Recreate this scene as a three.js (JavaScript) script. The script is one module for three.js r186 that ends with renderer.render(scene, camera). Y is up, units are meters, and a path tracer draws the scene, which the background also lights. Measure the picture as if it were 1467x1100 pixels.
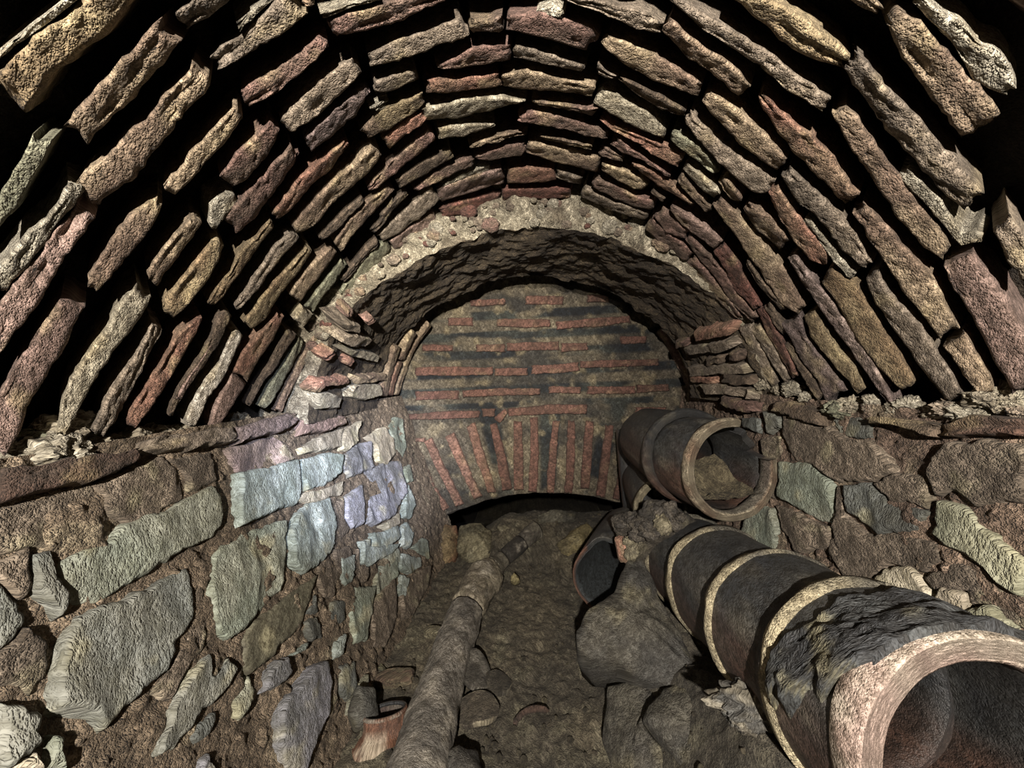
import * as THREE from 'three';

// ---------------------------------------------------------------- camera, light, exposure
const EYE = 1.12;                                   // eye height over the gallery floor; -z runs down the gallery
const scene = new THREE.Scene();
scene.background = new THREE.Color(0x000000);
const camera = new THREE.PerspectiveCamera(2 * Math.atan(550 / 555) * 180 / Math.PI, 1467 / 1100, 0.02, 30);
camera.position.set(0, EYE, 0);
camera.rotation.order = 'YXZ';
camera.rotation.set(-1.55 * Math.PI / 180, 2.73 * Math.PI / 180, -2.2 * Math.PI / 180);
scene.add(camera);
const renderer = new THREE.WebGLRenderer({ antialias: true });
renderer.toneMapping = THREE.LinearToneMapping;
renderer.toneMappingExposure = 1.0;
renderer.shadowMap.enabled = true;

function spot(color, power, at, to, angle, penumbra, size) {
  const l = new THREE.SpotLight(color, power, 0, angle, penumbra, 2);
  l.position.set(...at); l.target.position.set(...to);
  l.castShadow = true; l.shadow.radius = size; l.shadow.mapSize.set(2048, 2048); l.shadow.camera.near = 0.05; l.shadow.bias = -0.0005;
  scene.add(l, l.target);
}
// the lamp held high behind the camera, and the narrow torch beam on the left wall
spot(0xfff3e6, 38, [-0.06, 1.5, 0.95], [0.0, 1.0, -1.6], 1.2, 0.5, 1.0);
spot(0xfff4e4, 42, [-0.2, 1.42, 0.3], [-0.3, 1.1, -2.5], 0.36, 1.0, 1.0);  // added fill that brightens the end wall
spot(0xe2e8ff, 44, [-0.1, 1.3, 0.1], [-0.83, 0.72, -2.0], 0.27, 1.0, 1.0);

// ---------------------------------------------------------------- noise
function hash(x, y, z) {
  let h = Math.imul(x, 374761393) ^ Math.imul(y, 668265263) ^ Math.imul(z, 2147483647 ^ 1274126177);
  h = Math.imul(h ^ (h >>> 13), 1274126177); h ^= h >>> 16;
  return (h >>> 0) / 4294967295;
}
function noise(x, y, z) {
  const X = Math.floor(x), Y = Math.floor(y), Z = Math.floor(z);
  x -= X; y -= Y; z -= Z;
  const u = x * x * (3 - 2 * x), v = y * y * (3 - 2 * y), w = z * z * (3 - 2 * z), l = (a, b, t) => a + (b - a) * t;
  return l(l(l(hash(X, Y, Z), hash(X + 1, Y, Z), u), l(hash(X, Y + 1, Z), hash(X + 1, Y + 1, Z), u), v),
    l(l(hash(X, Y, Z + 1), hash(X + 1, Y, Z + 1), u), l(hash(X, Y + 1, Z + 1), hash(X + 1, Y + 1, Z + 1), u), v), w) * 2 - 1;
}
const fbm = (x, y, z, n = 3) => { let a = 0.5, s = 0, f = 1; for (let i = 0; i < n; i++) { s += a * noise(x * f, y * f, z * f + i * 7); a *= 0.5; f *= 2.03; } return s; };
const ridge = (x, y, z, n = 3) => { let a = 0.5, s = 0, f = 1; for (let i = 0; i < n; i++) { s += a * (1 - 2 * Math.abs(noise(x * f, y * f, z * f + i * 5))); a *= 0.5; f *= 2.1; } return s; };
let seed = 20231;
const rnd = () => { seed = (seed * 1664525 + 1013904223) >>> 0; return seed / 4294967296; };
const clamp = (x, a, b) => Math.min(b, Math.max(a, x));
const smooth = (a, b, x) => { const t = clamp((x - a) / (b - a), 0, 1); return t * t * (3 - 2 * t); };
const mix = (a, b, t) => a + (b - a) * t;

// ---------------------------------------------------------------- textures (tileable grain)
function periodic(size, cells, seedZ) {               // one octave of tileable value noise
  const out = new Float32Array(size * size);
  for (let j = 0; j < size; j++) for (let i = 0; i < size; i++) {
    const x = i / size * cells[0], y = j / size * cells[1], X = Math.floor(x), Y = Math.floor(y);
    let u = x - X, v = y - Y; u = u * u * (3 - 2 * u); v = v * v * (3 - 2 * v);
    const h = (a, b) => hash(a % cells[0], b % cells[1], seedZ);
    out[j * size + i] = mix(mix(h(X, Y), h(X + 1, Y), u), mix(h(X, Y + 1), h(X + 1, Y + 1), u), v);
  }
  return out;
}
const contrast = (v, k) => clamp((v - 0.5) * k + 0.5, 0, 1);
function stack(size, layers) {
  const out = new Float32Array(size * size); let total = 0;
  layers.forEach(([cx, cy, w], k) => { const p = periodic(size, [cx, cy], 11 + k * 17); total += w; for (let i = 0; i < out.length; i++) out[i] += p[i] * w; });
  for (let i = 0; i < out.length; i++) out[i] /= total;
  return out;
}
function texture(values, size, srgb, fn) {
  const d = new Uint8Array(size * size * 4);
  for (let i = 0; i < size * size; i++) { const c = fn(values[i], i); d[i * 4] = c[0]; d[i * 4 + 1] = c[1]; d[i * 4 + 2] = c[2]; d[i * 4 + 3] = 255; }
  const t = new THREE.DataTexture(d, size, size);
  t.wrapS = t.wrapT = THREE.RepeatWrapping; t.magFilter = THREE.LinearFilter; t.minFilter = THREE.LinearMipmapLinearFilter; t.generateMipmaps = true;
  if (srgb) t.colorSpace = THREE.SRGBColorSpace;
  t.needsUpdate = true;
  return t;
}
function heights(values, size, k) {                   // float heights, so that slopes stay smooth
  const d = new Float32Array(size * size * 4);
  for (let i = 0; i < size * size; i++) { d[i * 4] = d[i * 4 + 1] = d[i * 4 + 2] = contrast(values[i], k); d[i * 4 + 3] = 1; }
  const t = new THREE.DataTexture(d, size, size, THREE.RGBAFormat, THREE.FloatType);
  t.wrapS = t.wrapT = THREE.RepeatWrapping; t.magFilter = t.minFilter = THREE.LinearFilter; t.needsUpdate = true;
  return t;
}
const GS = 512;
const grainV = stack(GS, [[6, 6, 0.7], [14, 14, 1], [31, 31, 1.2], [67, 67, 1.3], [140, 140, 1]]);
const strataV = stack(GS, [[7, 4, 0.8], [16, 9, 1], [36, 18, 1.2], [80, 40, 1.2], [150, 90, 1]]);
const grainBump = heights(grainV, GS, 2.6);
const grainTint = texture(grainV, GS, true, (v) => { const g = contrast(v, 2.4); return [mix(132, 255, g), mix(128, 255, g), mix(120, 252, g)]; });
const strataBump = heights(strataV, GS, 2.8);
const strataTint = texture(strataV, GS, true, (v) => { const g = contrast(v, 2.2); return [mix(168, 255, g), mix(166, 255, g), mix(156, 255, g)]; });

const TILE = 0.15;                                   // metres per texture repeat
function mat(bump, tint, depth, rough, extra = {}) {
  return new THREE.MeshStandardMaterial({ color: 0xffffff, vertexColors: true, map: tint, bumpMap: bump, bumpScale: depth, roughness: rough, side: THREE.DoubleSide, ...extra });
}
const brickMat = mat(grainBump, grainTint, 0.004, 0.93);
const mortarMat = mat(grainBump, grainTint, 0.007, 0.97);
const stoneMat = mat(strataBump, strataTint, 0.0045, 0.88);
const smoothMat = mat(grainBump, grainTint, 0.0008, 0.75);
const clayMat = mat(grainBump, grainTint, 0.0015, 0.62);
const crustMat = mat(grainBump, grainTint, 0.003, 0.75);
const soilMat = mat(grainBump, grainTint, 0.004, 1.0);

const soft = (c, k = 0.72) => { const g = 0.3 * c[0] + 0.55 * c[1] + 0.15 * c[2]; return c.map((v) => g + (v - g) * k); };
const lin = (hex) => { const c = new THREE.Color(hex); return [c.r, c.g, c.b]; };
const blend = (a, b, t) => [mix(a[0], b[0], t), mix(a[1], b[1], t), mix(a[2], b[2], t)];
const scaled = (c, k) => [c[0] * k, c[1] * k, c[2] * k];
// each tone: body colour, second colour of its mottling
const TONES = {
  t: [lin('#b39b76'), lin('#8d715a')], y: [lin('#ab9666'), lin('#93764a')], r: [lin('#96695a'), lin('#7f6450')], o: [lin('#ad6f4e'), lin('#a08058')],
  p: [lin('#ab8a7e'), lin('#8d6f64')], g: [lin('#8b7c6a'), lin('#a3917a')], c: [lin('#bdb497'), lin('#9d927a')], n: [lin('#97997a'), lin('#757a60')],
  d: [lin('#63523f'), lin('#7b654e')], v: [lin('#7d6664'), lin('#947c72')], b: [lin('#8b5040'), lin('#6f4638')], w: [lin('#d2cbbc'), lin('#b3a592')], m: [lin('#beb8a2'), lin('#97907a')],
  a: [lin('#8a7a66'), lin('#766857')], e: [lin('#7f8f7c'), lin('#8c937f')], f: [lin('#97a9a5'), lin('#82968e')], h: [lin('#727a75'), lin('#808378')],
  l: [lin('#8c8fa0'), lin('#757980')], u: [lin('#7b4d3e'), lin('#6a4637')], k: [lin('#6f4a38'), lin('#5d4a3c')], q: [lin('#94644c'), lin('#815a48')], i: [lin('#626a66'), lin('#50544e')], s: [lin('#77745a'), lin('#6c6a52')],  // f and l mix the bluish torch light into the stone colour
};
for (const k in TONES) TONES[k] = TONES[k].map((c) => soft(c, 'efli'.includes(k) ? 0.6 : 'ovr'.includes(k) ? 0.58 : 0.66));

// ---------------------------------------------------------------- objects
const used = new Map();
function numbered(name) { const n = used.get(name) ?? 0; used.set(name, n + 1); return n ? name + '_' + String(n).padStart(3, '0') : name; }
function mesh(name, geometry, material, parent) {
  const m = new THREE.Mesh(geometry, material); m.name = numbered(name); m.castShadow = m.receiveShadow = true; parent.add(m);
  return m;
}
function structure(name) { const g = new THREE.Group(); g.name = name; g.userData.kind = 'structure'; scene.add(g); return g; }
function thing(name, label, category, at = [0, 0, 0], group) {
  const g = new THREE.Group(); g.name = numbered(name); g.position.set(...at); g.userData = { label, category };
  if (group) g.userData.group = group;
  scene.add(g); return g;
}
function geometry(pos, uv, col, idx) {
  const g = new THREE.BufferGeometry();
  g.setAttribute('position', new THREE.Float32BufferAttribute(pos, 3));
  g.setAttribute('uv', new THREE.Float32BufferAttribute(uv, 2));
  g.setAttribute('color', new THREE.Float32BufferAttribute(col, 3));
  g.setIndex(idx); g.computeVertexNormals();
  return g;
}
// a sheet of (ni + 1) x (nj + 1) points
function sheet(ni, nj, at, colour, uvAt, closeI = false) {
  const pos = [], uv = [], col = [], idx = [];
  for (let i = 0; i <= ni; i++) for (let j = 0; j <= nj; j++) {
    const p = at(i / ni, j / nj, i, j); pos.push(...p); col.push(...colour(p, i / ni, j / nj)); const t = uvAt(p, i / ni, j / nj); uv.push(t[0], t[1]);
  }
  const w = nj + 1;
  for (let i = 0; i < ni; i++) for (let j = 0; j < nj; j++) { const a = i * w + j; idx.push(a, a + 1, a + w, a + 1, a + w + 1, a + w); }
  return geometry(pos, uv, col, idx);
}

// ---------------------------------------------------------------- the surfaces of the gallery
const SPRING = EYE - 0.135;
// barrel cross-section: a table of points against the length along the arch, from the left springing to the right
function barrel(cx, a, b, n) {
  const N = 2000, X = [], Y = [], L = [];
  for (let i = 0; i <= N; i++) {
    const th = Math.PI * i / N, c = Math.cos(th), s = Math.sin(th);
    X.push(cx - a * Math.sign(c) * Math.abs(c) ** (2 / n)); Y.push(SPRING + b * Math.abs(s) ** (2 / n));
    L.push(i ? L[i - 1] + Math.hypot(X[i] - X[i - 1], Y[i] - Y[i - 1]) : 0);
  }
  const S = L[N];
  const at = (s) => {
    if (s <= 0) return [cx - a, SPRING + s, 1, 0];
    if (s >= S) return [cx + a, SPRING - (s - S), -1, 0];
    let lo = 0, hi = N;
    while (hi - lo > 1) { const m = (lo + hi) >> 1; if (L[m] > s) hi = m; else lo = m; }
    const t = (s - L[lo]) / (L[hi] - L[lo] || 1), k0 = Math.max(0, lo - 6), k1 = Math.min(N, lo + 7);
    const tx = X[k1] - X[k0], ty = Y[k1] - Y[k0], q = Math.hypot(tx, ty) || 1;
    return [mix(X[lo], X[hi], t), mix(Y[lo], Y[hi], t), ty / q, -tx / q];     // point, inward normal
  };
  const f = (s, z, h) => { const p = at(s); return [p[0] + p[2] * h, p[1] + p[3] * h, z]; };
  f.length_ = S;
  return f;
}
const vaultAt = barrel(-0.03, 0.90, 0.79, 1.7), chamberAt = barrel(0.06, 0.90, 0.72, 1.85), archAt = barrel(0, 0.87, 0.67, 1.9);
const END = -2.5, ARCH0 = -1.47, ARCH1 = -2.15;
const taper = (z) => 0.09 * clamp((-z - 1.5) / 1.0, 0, 1);
const leftX = (y, z) => -0.93 + 0.32 * clamp((SPRING - y) / SPRING, 0, 1) + taper(z);
const rightX = (y, z) => 0.87 - 0.15 * clamp((SPRING - y) / SPRING, 0, 1) + taper(z);
const leftAt = (z, y, h) => [leftX(y, z) + h * 0.957, y + h * 0.29, z];
const rightAt = (z, y, h) => [rightX(y, z) - h * 0.989, y + h * 0.15, z];
const endAt = (x, y, h) => [x, y, END + h];
const floorY = (x, z) => (0.02 + 0.15 * smooth(-0.5, -0.15, x)) * smooth(1.95, 2.5, -z) - 1.2 * smooth(2.6, 3.4, -z)
  + clamp(0.42 + 0.2128 * (z + 0.51), 0.14, 0.5) * smooth(0.17, 0.46, x) * (1 - smooth(1.5, 2.0, -z));

// ---------------------------------------------------------------- bricks and stones
// a brick on a surface: stations are (u, v) of its two long edges; it stands from depth -deep to its worn face
function brick(surf, numbers, tone, o = {}) {
  const { deep = 0.1, proud = 0, rough = 1, lean = 0, dusty = 0.45 } = o, st = [];
  for (let i = 0; i + 3 < numbers.length; i += 4) st.push(numbers.slice(i, i + 4));
  const mid = st.map((q) => [(q[0] + q[2]) / 2, (q[1] + q[3]) / 2]), cum = [0];
  for (let i = 1; i < st.length; i++) cum.push(cum[i - 1] + Math.hypot(mid[i][0] - mid[i - 1][0], mid[i][1] - mid[i - 1][1]));
  const len = cum[cum.length - 1], width = st.reduce((s, q) => s + Math.hypot(q[0] - q[2], q[1] - q[3]), 0) / st.length;
  const n = clamp(Math.round(len / 0.011), 6, 60), sd = rnd() * 90, e = Math.min(0.006, width * 0.16);
  const across = [[0, -deep], [0, -0.045], [0, -0.02], [0.015, -e], [0.09, -e * 0.1], [0.25, 0], [0.4, 0], [0.55, 0], [0.7, 0], [0.84, 0], [0.93, -e * 0.15], [0.985, -e], [1, -0.02], [1, -0.045], [1, -deep]];
  const tilt = (rnd() - 0.5) * 0.012, slope = (rnd() - 0.5) * 0.012, bright = 0.86 + rnd() * 0.28, [c0, c1] = TONES[tone], dust = lin('#c4b58e');
  const pos = [], uv = [], col = [], idx = [], m = across.length, u0 = rnd(), v0 = rnd();
  for (let i = -1; i <= n + 1; i++) {
    const k = clamp(i, 0, n), d = k / n * len;
    let a = 0; while (a < st.length - 2 && cum[a + 1] < d) a++;
    const t = st.length > 1 ? (d - cum[a]) / (cum[a + 1] - cum[a] || 1) : 0, q = st[a].map((x, j) => mix(x, st[a + 1][j], t));
    const w = Math.hypot(q[0] - q[2], q[1] - q[3]), end = Math.min(k, n - k);
    const j0 = (fbm(d * 16, sd, 1, 2) * 0.008 + fbm(d * 80, sd, 8, 3) * 0.006) * rough / Math.max(w, 0.03), j1 = (fbm(d * 16, sd, 4, 2) * 0.008 + fbm(d * 80, sd, 12, 3) * 0.006) * rough / Math.max(w, 0.03);
    for (let j = 0; j < m; j++) {
      let [x, h] = across[j];
      if (i < 0 || i > n) h = -deep;
      else {
        const topness = smooth(-0.04, -0.001, h);
        if (end === 0) h = Math.min(h, -e * 1.1);
        else if (end === 1) h -= e * 0.15 * topness;
        h += topness * rough * (fbm(d * 14, x * w * 14, sd, 2) * 0.004 + fbm(d * 110, x * w * 110, sd + 5, 3) * 0.0045 - Math.max(0, fbm(d * 14, x * 1.5, sd + 30, 2) - 0.3) * 0.03 - 0.006 * smooth(0.93, 1, 1 - Math.abs(noise(d * 7 + x * 2.2, x * 1.1 + sd, sd))));
        h += topness * (tilt * (x - 0.5) + slope * (k / n - 0.5));
      }
      const xx = x + (x < 0.5 ? -j0 : j1) * Math.abs(x - 0.5) * 2, ext = (end === 0 ? fbm(x * 3, sd, 20, 2) * 0.012 : 0) * (k === 0 ? -1 : 1);
      const au = st.length > 1 ? (st[a + 1][0] + st[a + 1][2] - st[a][0] - st[a][2]) / 2 : 0, av = st.length > 1 ? (st[a + 1][1] + st[a + 1][3] - st[a][1] - st[a][3]) / 2 : 0, al = Math.hypot(au, av) || 1;
      const p = surf(mix(q[0], q[2], xx) + au / al * ext, mix(q[1], q[3], xx) + av / al * ext, h + proud);
      p[2] += Math.min(0, h) * lean;
      pos.push(...p);
      uv.push(d / TILE + u0, (x * w + (h < -0.008 ? h : 0)) / TILE + v0);
      let c = blend(c0, c1, smooth(-0.3, 0.35, fbm(d * 9 + sd, x * w * 14, sd, 3)));
      c = blend(c, dust, smooth(0.12, 0.5, fbm(d * 16, x * w * 20 + sd, sd + 9, 3)) * dusty);
      c = scaled(c, bright * (1 + fbm(d * 60, x * w * 60, sd + 3, 2) * 0.5));
      col.push(...c);
    }
  }
  const rows = n + 3;
  for (let i = 0; i < rows - 1; i++) for (let j = 0; j < m - 1; j++) { const A = i * m + j; idx.push(A, A + m, A + 1, A + 1, A + m, A + m + 1); }
  return geometry(pos, uv, col, idx);
}
// a stone set in a wall: its outline on the wall's surface, a worn rim and a split face
function stone(surf, proud, numbers, tone, o = {}) {
  const { strata = 1, base = -0.04, material } = o;
  const poly = []; for (let i = 0; i + 1 < numbers.length; i += 2) poly.push([numbers[i], numbers[i + 1]]);
  let per = 0; const cum = [0];
  for (let i = 0; i < poly.length; i++) { const a = poly[i], b = poly[(i + 1) % poly.length]; per += Math.hypot(a[0] - b[0], a[1] - b[1]); cum.push(per); }
  const n = clamp(Math.round(per / 0.007), 24, 190), sd = rnd() * 90, ring = [], cx = poly.reduce((s, p) => s + p[0], 0) / poly.length, cy = poly.reduce((s, p) => s + p[1], 0) / poly.length;
  for (let i = 0; i < n; i++) {
    const d = i / n * per; let a = 0; while (cum[a + 1] < d) a++;
    const t = (d - cum[a]) / (cum[a + 1] - cum[a]), p = poly[a], q = poly[(a + 1) % poly.length];
    const x = mix(p[0], q[0], t), y = mix(p[1], q[1], t), r = Math.hypot(x - cx, y - cy) || 1, j = fbm(x * 40, y * 40, sd, 3) * 0.012 + fbm(x * 110, y * 110, sd, 2) * 0.005;
    ring.push([x + (x - cx) / r * j, y + (y - cy) / r * j]);
  }
  const size = Math.sqrt(per * per / 16), steps = [[-0.007, base], [-0.004, -0.012], [0, 0.15], [0.003, 0.75], [0.009, 1]], extra = clamp(Math.round(size / 2 / 0.0045), 4, 50);
  for (let k = 1; k < extra; k++) steps.push([0.009, 1, 1 - k / extra]);
  const pos = [], uv = [], col = [], idx = [], [c0, c1] = TONES[tone], bright = 0.9 + rnd() * 0.2, u0 = rnd(), v0 = rnd(), lime = lin('#b9b596'), tx = (rnd() - 0.5) * 0.06, ty = (rnd() - 0.5) * 0.06;
  const put = (x, y, s, last) => {
    let h = s <= 0 ? s : s * proud;
    if (s > 0.05) h += s * strata * (ridge(x * 11 + y * 4, y * 6, sd, 2) * 0.008 + fbm(x * 15, y * 12, sd + 4, 2) * 0.014 - Math.max(0, fbm(x * 9 + y * 3, y * 5, sd + 12, 2) - 0.2) * 0.05 + tx * (x - cx) + ty * (y - cy));
    pos.push(...surf(x, y, h)); uv.push((x + y * 0.25 + h * 0.7) / TILE + u0, (y + h * 0.7) / TILE + v0);
    let c = blend(c0, c1, smooth(-0.3, 0.3, fbm(x * 8, y * 8, sd, 3)));
    c = blend(c, lime, smooth(0.15, 0.5, fbm(x * 14, y * 14, sd + 6, 3)) * 0.5);
    col.push(...scaled(c, bright * (1 + fbm(x * 50, y * 50, sd + 2, 2) * 0.35)));
  };
  for (const [inset, s, k = 1] of steps) for (const p of ring) { const f = Math.max(0.3, 1 - inset / (Math.hypot(p[0] - cx, p[1] - cy) || 1)) * k; put(cx + (p[0] - cx) * f, cy + (p[1] - cy) * f, s); }
  put(cx, cy, 1);
  for (let k = 0; k < steps.length - 1; k++) for (let i = 0; i < n; i++) { const a = k * n + i, b = k * n + (i + 1) % n; idx.push(a, b, a + n, b, b + n, a + n); }
  const c = steps.length * n, l = (steps.length - 1) * n;
  for (let i = 0; i < n; i++) idx.push(l + i, l + (i + 1) % n, c);
  return geometry(pos, uv, col, idx);
}
// a free lump of rock or rubble: a closed body round a centre
function lump(r, tone, o = {}) {
  const { knob = 0.25, fine = 0.1, detail = 12, freq = 1, cut = 0 } = o, g = new THREE.IcosahedronGeometry(1, detail), p = g.attributes.position, sd = rnd() * 90, col = [], uv = [], [c0, c1] = TONES[tone] ?? tone, bright = 0.88 + rnd() * 0.24;
  for (let i = 0; i < p.count; i++) {
    let x = p.getX(i), y = p.getY(i), z = p.getZ(i);
    const box = cut ? 1 / Math.max(Math.abs(x), Math.abs(y), Math.abs(z)) : 1;
    const k = mix(1, Math.min(box, 1.35), cut) * (1 + knob * fbm(x * 1.6 * freq + sd, y * 1.6 * freq, z * 1.6 * freq, 3) + fine * fbm(x * 6 * freq + sd, y * 6 * freq, z * 6 * freq, 3));
    p.setXYZ(i, x * k * r[0], y * k * r[1], z * k * r[2]);
    uv.push((x + z * 0.6) * r[0] / TILE, (y + z * 0.4) * r[1] / TILE);
    col.push(...scaled(blend(c0, c1, smooth(-0.3, 0.3, fbm(x * 2 + sd, y * 2, z * 2, 3))), bright * (1 + 0.5 * fbm(x * 7 + sd, y * 7, z * 7, 2))));
  }
  g.setAttribute('color', new THREE.Float32BufferAttribute(col, 3)); g.setAttribute('uv', new THREE.Float32BufferAttribute(uv, 2));
  const w = weld(g); w.computeVertexNormals();
  return w;
}
function weld(g) {
  const p = g.attributes.position, key = new Map(), pos = [], uv = [], col = [], idx = [];
  for (let i = 0; i < p.count; i++) {
    const k = [p.getX(i), p.getY(i), p.getZ(i)].map((v) => Math.round(v * 1e5)).join();
    if (!key.has(k)) { key.set(k, pos.length / 3); pos.push(p.getX(i), p.getY(i), p.getZ(i)); uv.push(g.attributes.uv.getX(i), g.attributes.uv.getY(i)); col.push(g.attributes.color.getX(i), g.attributes.color.getY(i), g.attributes.color.getZ(i)); }
    idx.push(key.get(k));
  }
  return geometry(pos, uv, col, idx);
}

// ================================================================ the setting
const ceiling = structure('ceiling'), wallLeft = structure('wall_left'), wallRight = structure('wall_right'), wallEnd = structure('wall_end'), wallArch = structure('wall_arch'), floor = structure('floor');

// mortar bed behind the vault bricks
const bed = [lin('#3b342b'), lin('#2a2520')];  // near-black tone paints in the shade of the deep joints
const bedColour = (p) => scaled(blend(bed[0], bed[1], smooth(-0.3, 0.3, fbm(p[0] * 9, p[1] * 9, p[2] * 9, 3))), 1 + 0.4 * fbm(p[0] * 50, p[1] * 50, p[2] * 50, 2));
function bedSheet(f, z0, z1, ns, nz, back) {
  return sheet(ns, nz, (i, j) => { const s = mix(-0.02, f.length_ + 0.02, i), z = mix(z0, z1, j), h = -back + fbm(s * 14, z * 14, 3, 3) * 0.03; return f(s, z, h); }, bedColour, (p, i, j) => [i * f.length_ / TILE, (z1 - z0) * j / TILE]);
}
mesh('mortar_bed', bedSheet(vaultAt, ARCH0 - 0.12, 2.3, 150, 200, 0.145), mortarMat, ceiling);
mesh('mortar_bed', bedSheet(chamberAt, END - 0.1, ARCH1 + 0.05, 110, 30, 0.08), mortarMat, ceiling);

const vault = (tone, ...q) => tone === 'm'
  ? mesh('mortar_ridge', brick(vaultAt, q, 'm', { deep: 0.1, proud: -0.004, rough: 1.15, lean: 0.6 }), mortarMat, ceiling)
  : mesh('brick', brick(vaultAt, q, tone, { deep: 0.15, lean: 0.75 }), brickMat, ceiling);
const chamber = (tone, ...q) => mesh('brick', brick(chamberAt, q, tone, { deep: 0.1, proud: 0.01 }), brickMat, ceiling);
vault('y', .603, -.451, .589, -.487, .673, -.45, .659, -.488, .732, -.455, .72, -.492, .806, -.454, .803, -.49);
vault('m', .639, -.443, .636, -.447, .695, -.448, .692, -.455, .748, -.453, .747, -.458);
vault('t', .6, -.528, .587, -.565, .696, -.525, .69, -.564, .797, -.518, .798, -.551);
vault('g', .823, -.522, .817, -.545, .853, -.522, .851, -.547, .905, -.516, .908, -.542);
vault('n', .433, -.516, .417, -.538, .464, -.521, .456, -.542, .524, -.516, .52, -.54, .565, -.509, .567, -.53);
vault('t', .785, -.622, .786, -.586, .693, -.633, .699, -.592, .571, -.642, .59, -.592, .496, -.626, .522, -.583);
vault('p', .473, -.633, .484, -.603, .37, -.631, .39, -.594, .284, -.622, .312, -.58, .205, -.605, .234, -.569);
vault('m', .52, -.601, .523, -.579, .478, -.604, .487, -.583, .381, -.598, .398, -.571, .309, -.585, .328, -.56);
vault('t', .546, -.715, .555, -.681, .501, -.719, .516, -.676, .427, -.717, .446, -.671, .346, -.701, .359, -.672);
vault('t', .775, -.699, .773, -.671, .707, -.712, .71, -.678, .628, -.723, .636, -.688, .577, -.716, .587, -.687);
vault('t', .546, -.801, .553, -.768, .46, -.806, .473, -.765, .381, -.8, .395, -.765);
vault('c', .352, -.799, .369, -.759, .28, -.797, .307, -.745, .233, -.781, .254, -.742, .134, -.753, .159, -.716, .091, -.739, .109, -.708, .043, -.724, .05, -.708);
vault('p', .303, -.693, .32, -.654, .218, -.689, .245, -.642, .142, -.673, .172, -.629, .068, -.655, .102, -.612, .026, -.639, .058, -.602);
vault('g', .278, -.865, .289, -.833, .177, -.856, .198, -.816, .088, -.828, .115, -.787, .03, -.796, .047, -.771);
vault('o', .317, -.953, .324, -.938, .259, -.948, .28, -.903, .159, -.927, .181, -.886, .098, -.901, .121, -.864, .042, -.863, .06, -.84);
vault('g', .813, -.593, .81, -.611, .858, -.587, .856, -.617, .917, -.58, .915, -.617, .971, -.577, .972, -.616);
vault('m', .877, -.575, .876, -.583, .911, -.574, .911, -.583, .942, -.574, .942, -.581);
vault('o', .987, -.591, .977, -.601, .996, -.599, .988, -.608);
vault('r', .804, -.658, .795, -.693, .864, -.661, .858, -.699, .924, -.662, .925, -.69, .957, -.656, .962, -.678, .974, -.65, .979, -.675);
vault('r', .998, -.638, .991, -.673, 1.054, -.644, 1.05, -.682, 1.113, -.651, 1.112, -.689, 1.152, -.656, 1.152, -.685, 1.204, -.666, 1.204, -.681);
vault('m', .995, -.628, .994, -.639, 1.045, -.633, 1.044, -.642, 1.092, -.639, 1.092, -.648);
vault('g', .819, -.751, .817, -.786, .886, -.73, .889, -.79, .952, -.715, .96, -.772, 1.002, -.718, 1.006, -.75);
vault('v', .996, -.804, .991, -.785, .947, -.843, .94, -.796, .879, -.854, .88, -.805, .826, -.854, .831, -.812);
vault('g', 1.028, -.725, 1.027, -.749, 1.052, -.722, 1.048, -.755, 1.129, -.724, 1.129, -.767, 1.218, -.719, 1.224, -.757);
vault('g', 1.02, -.777, 1.008, -.805, 1.039, -.784, 1.031, -.823, 1.107, -.798, 1.105, -.827);
vault('d', .941, -.888, .942, -.915, .998, -.855, 1.002, -.924, 1.052, -.858, 1.053, -.909, 1.097, -.868, 1.099, -.893);
vault('m', .988, -.843, .987, -.858, 1.021, -.846, 1.019, -.866);
vault('o', .971, -.937, .975, -.987, 1.03, -.92, 1.034, -.963, 1.084, -.918, 1.087, -.946);
vault('r', .807, -.763, .801, -.737, .752, -.795, .752, -.741, .696, -.803, .704, -.746, .649, -.792, .658, -.756);
vault('m', .624, -.837, .634, -.805, .583, -.84, .59, -.79, .552, -.842, .548, -.822);
vault('r', .795, -.848, .792, -.808, .72, -.875, .721, -.821, .616, -.902, .63, -.829, .564, -.886, .584, -.828);
vault('o', .893, -.906, .892, -.889, .819, -.941, .822, -.891, .763, -.941, .766, -.891, .69, -.957, .692, -.91, .643, -.956, .646, -.927);
vault('t', .947, -.993, .938, -.939, .87, -1.03, .867, -.961, .773, -1.047, .776, -.98, .686, -1.063, .693, -.994, .636, -1.05, .643, -1.01);
vault('r', 1.089, -1.027, 1.079, -.98, 1.027, -1.054, 1.021, -1.014, .952, -1.082, .948, -1.034, .892, -1.095, .891, -1.058, .863, -1.094, .863, -1.078);
vault('t', .912, -1.158, .911, -1.123, .844, -1.187, .842, -1.129, .745, -1.221, .747, -1.153, .665, -1.244, .668, -1.182);
vault('t', .647, -1.237, .653, -1.19, .57, -1.257, .581, -1.179, .486, -1.262, .498, -1.185, .443, -1.267, .453, -1.198);
vault('d', .831, -1.116, .829, -1.09, .727, -1.143, .73, -1.105, .658, -1.135, .661, -1.115);
vault('y', .625, -.957, .628, -.933, .571, -.965, .577, -.934, .516, -.974, .526, -.922, .463, -.973, .468, -.945, .397, -.97, .406, -.938, .363, -.959, .369, -.94);
vault('g', .624, -1.062, .634, -1.022, .565, -1.06, .575, -1.004, .509, -1.061, .516, -1.021, .456, -1.062, .467, -1.018, .416, -1.053, .424, -1.026, .369, -1.036, .377, -1.016);
vault('y', .611, -1.139, .612, -1.112, .54, -1.163, .551, -1.109, .468, -1.159, .484, -1.1, .424, -1.156, .44, -1.092, .373, -1.163, .394, -1.09, .315, -1.137, .335, -1.083);
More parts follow.
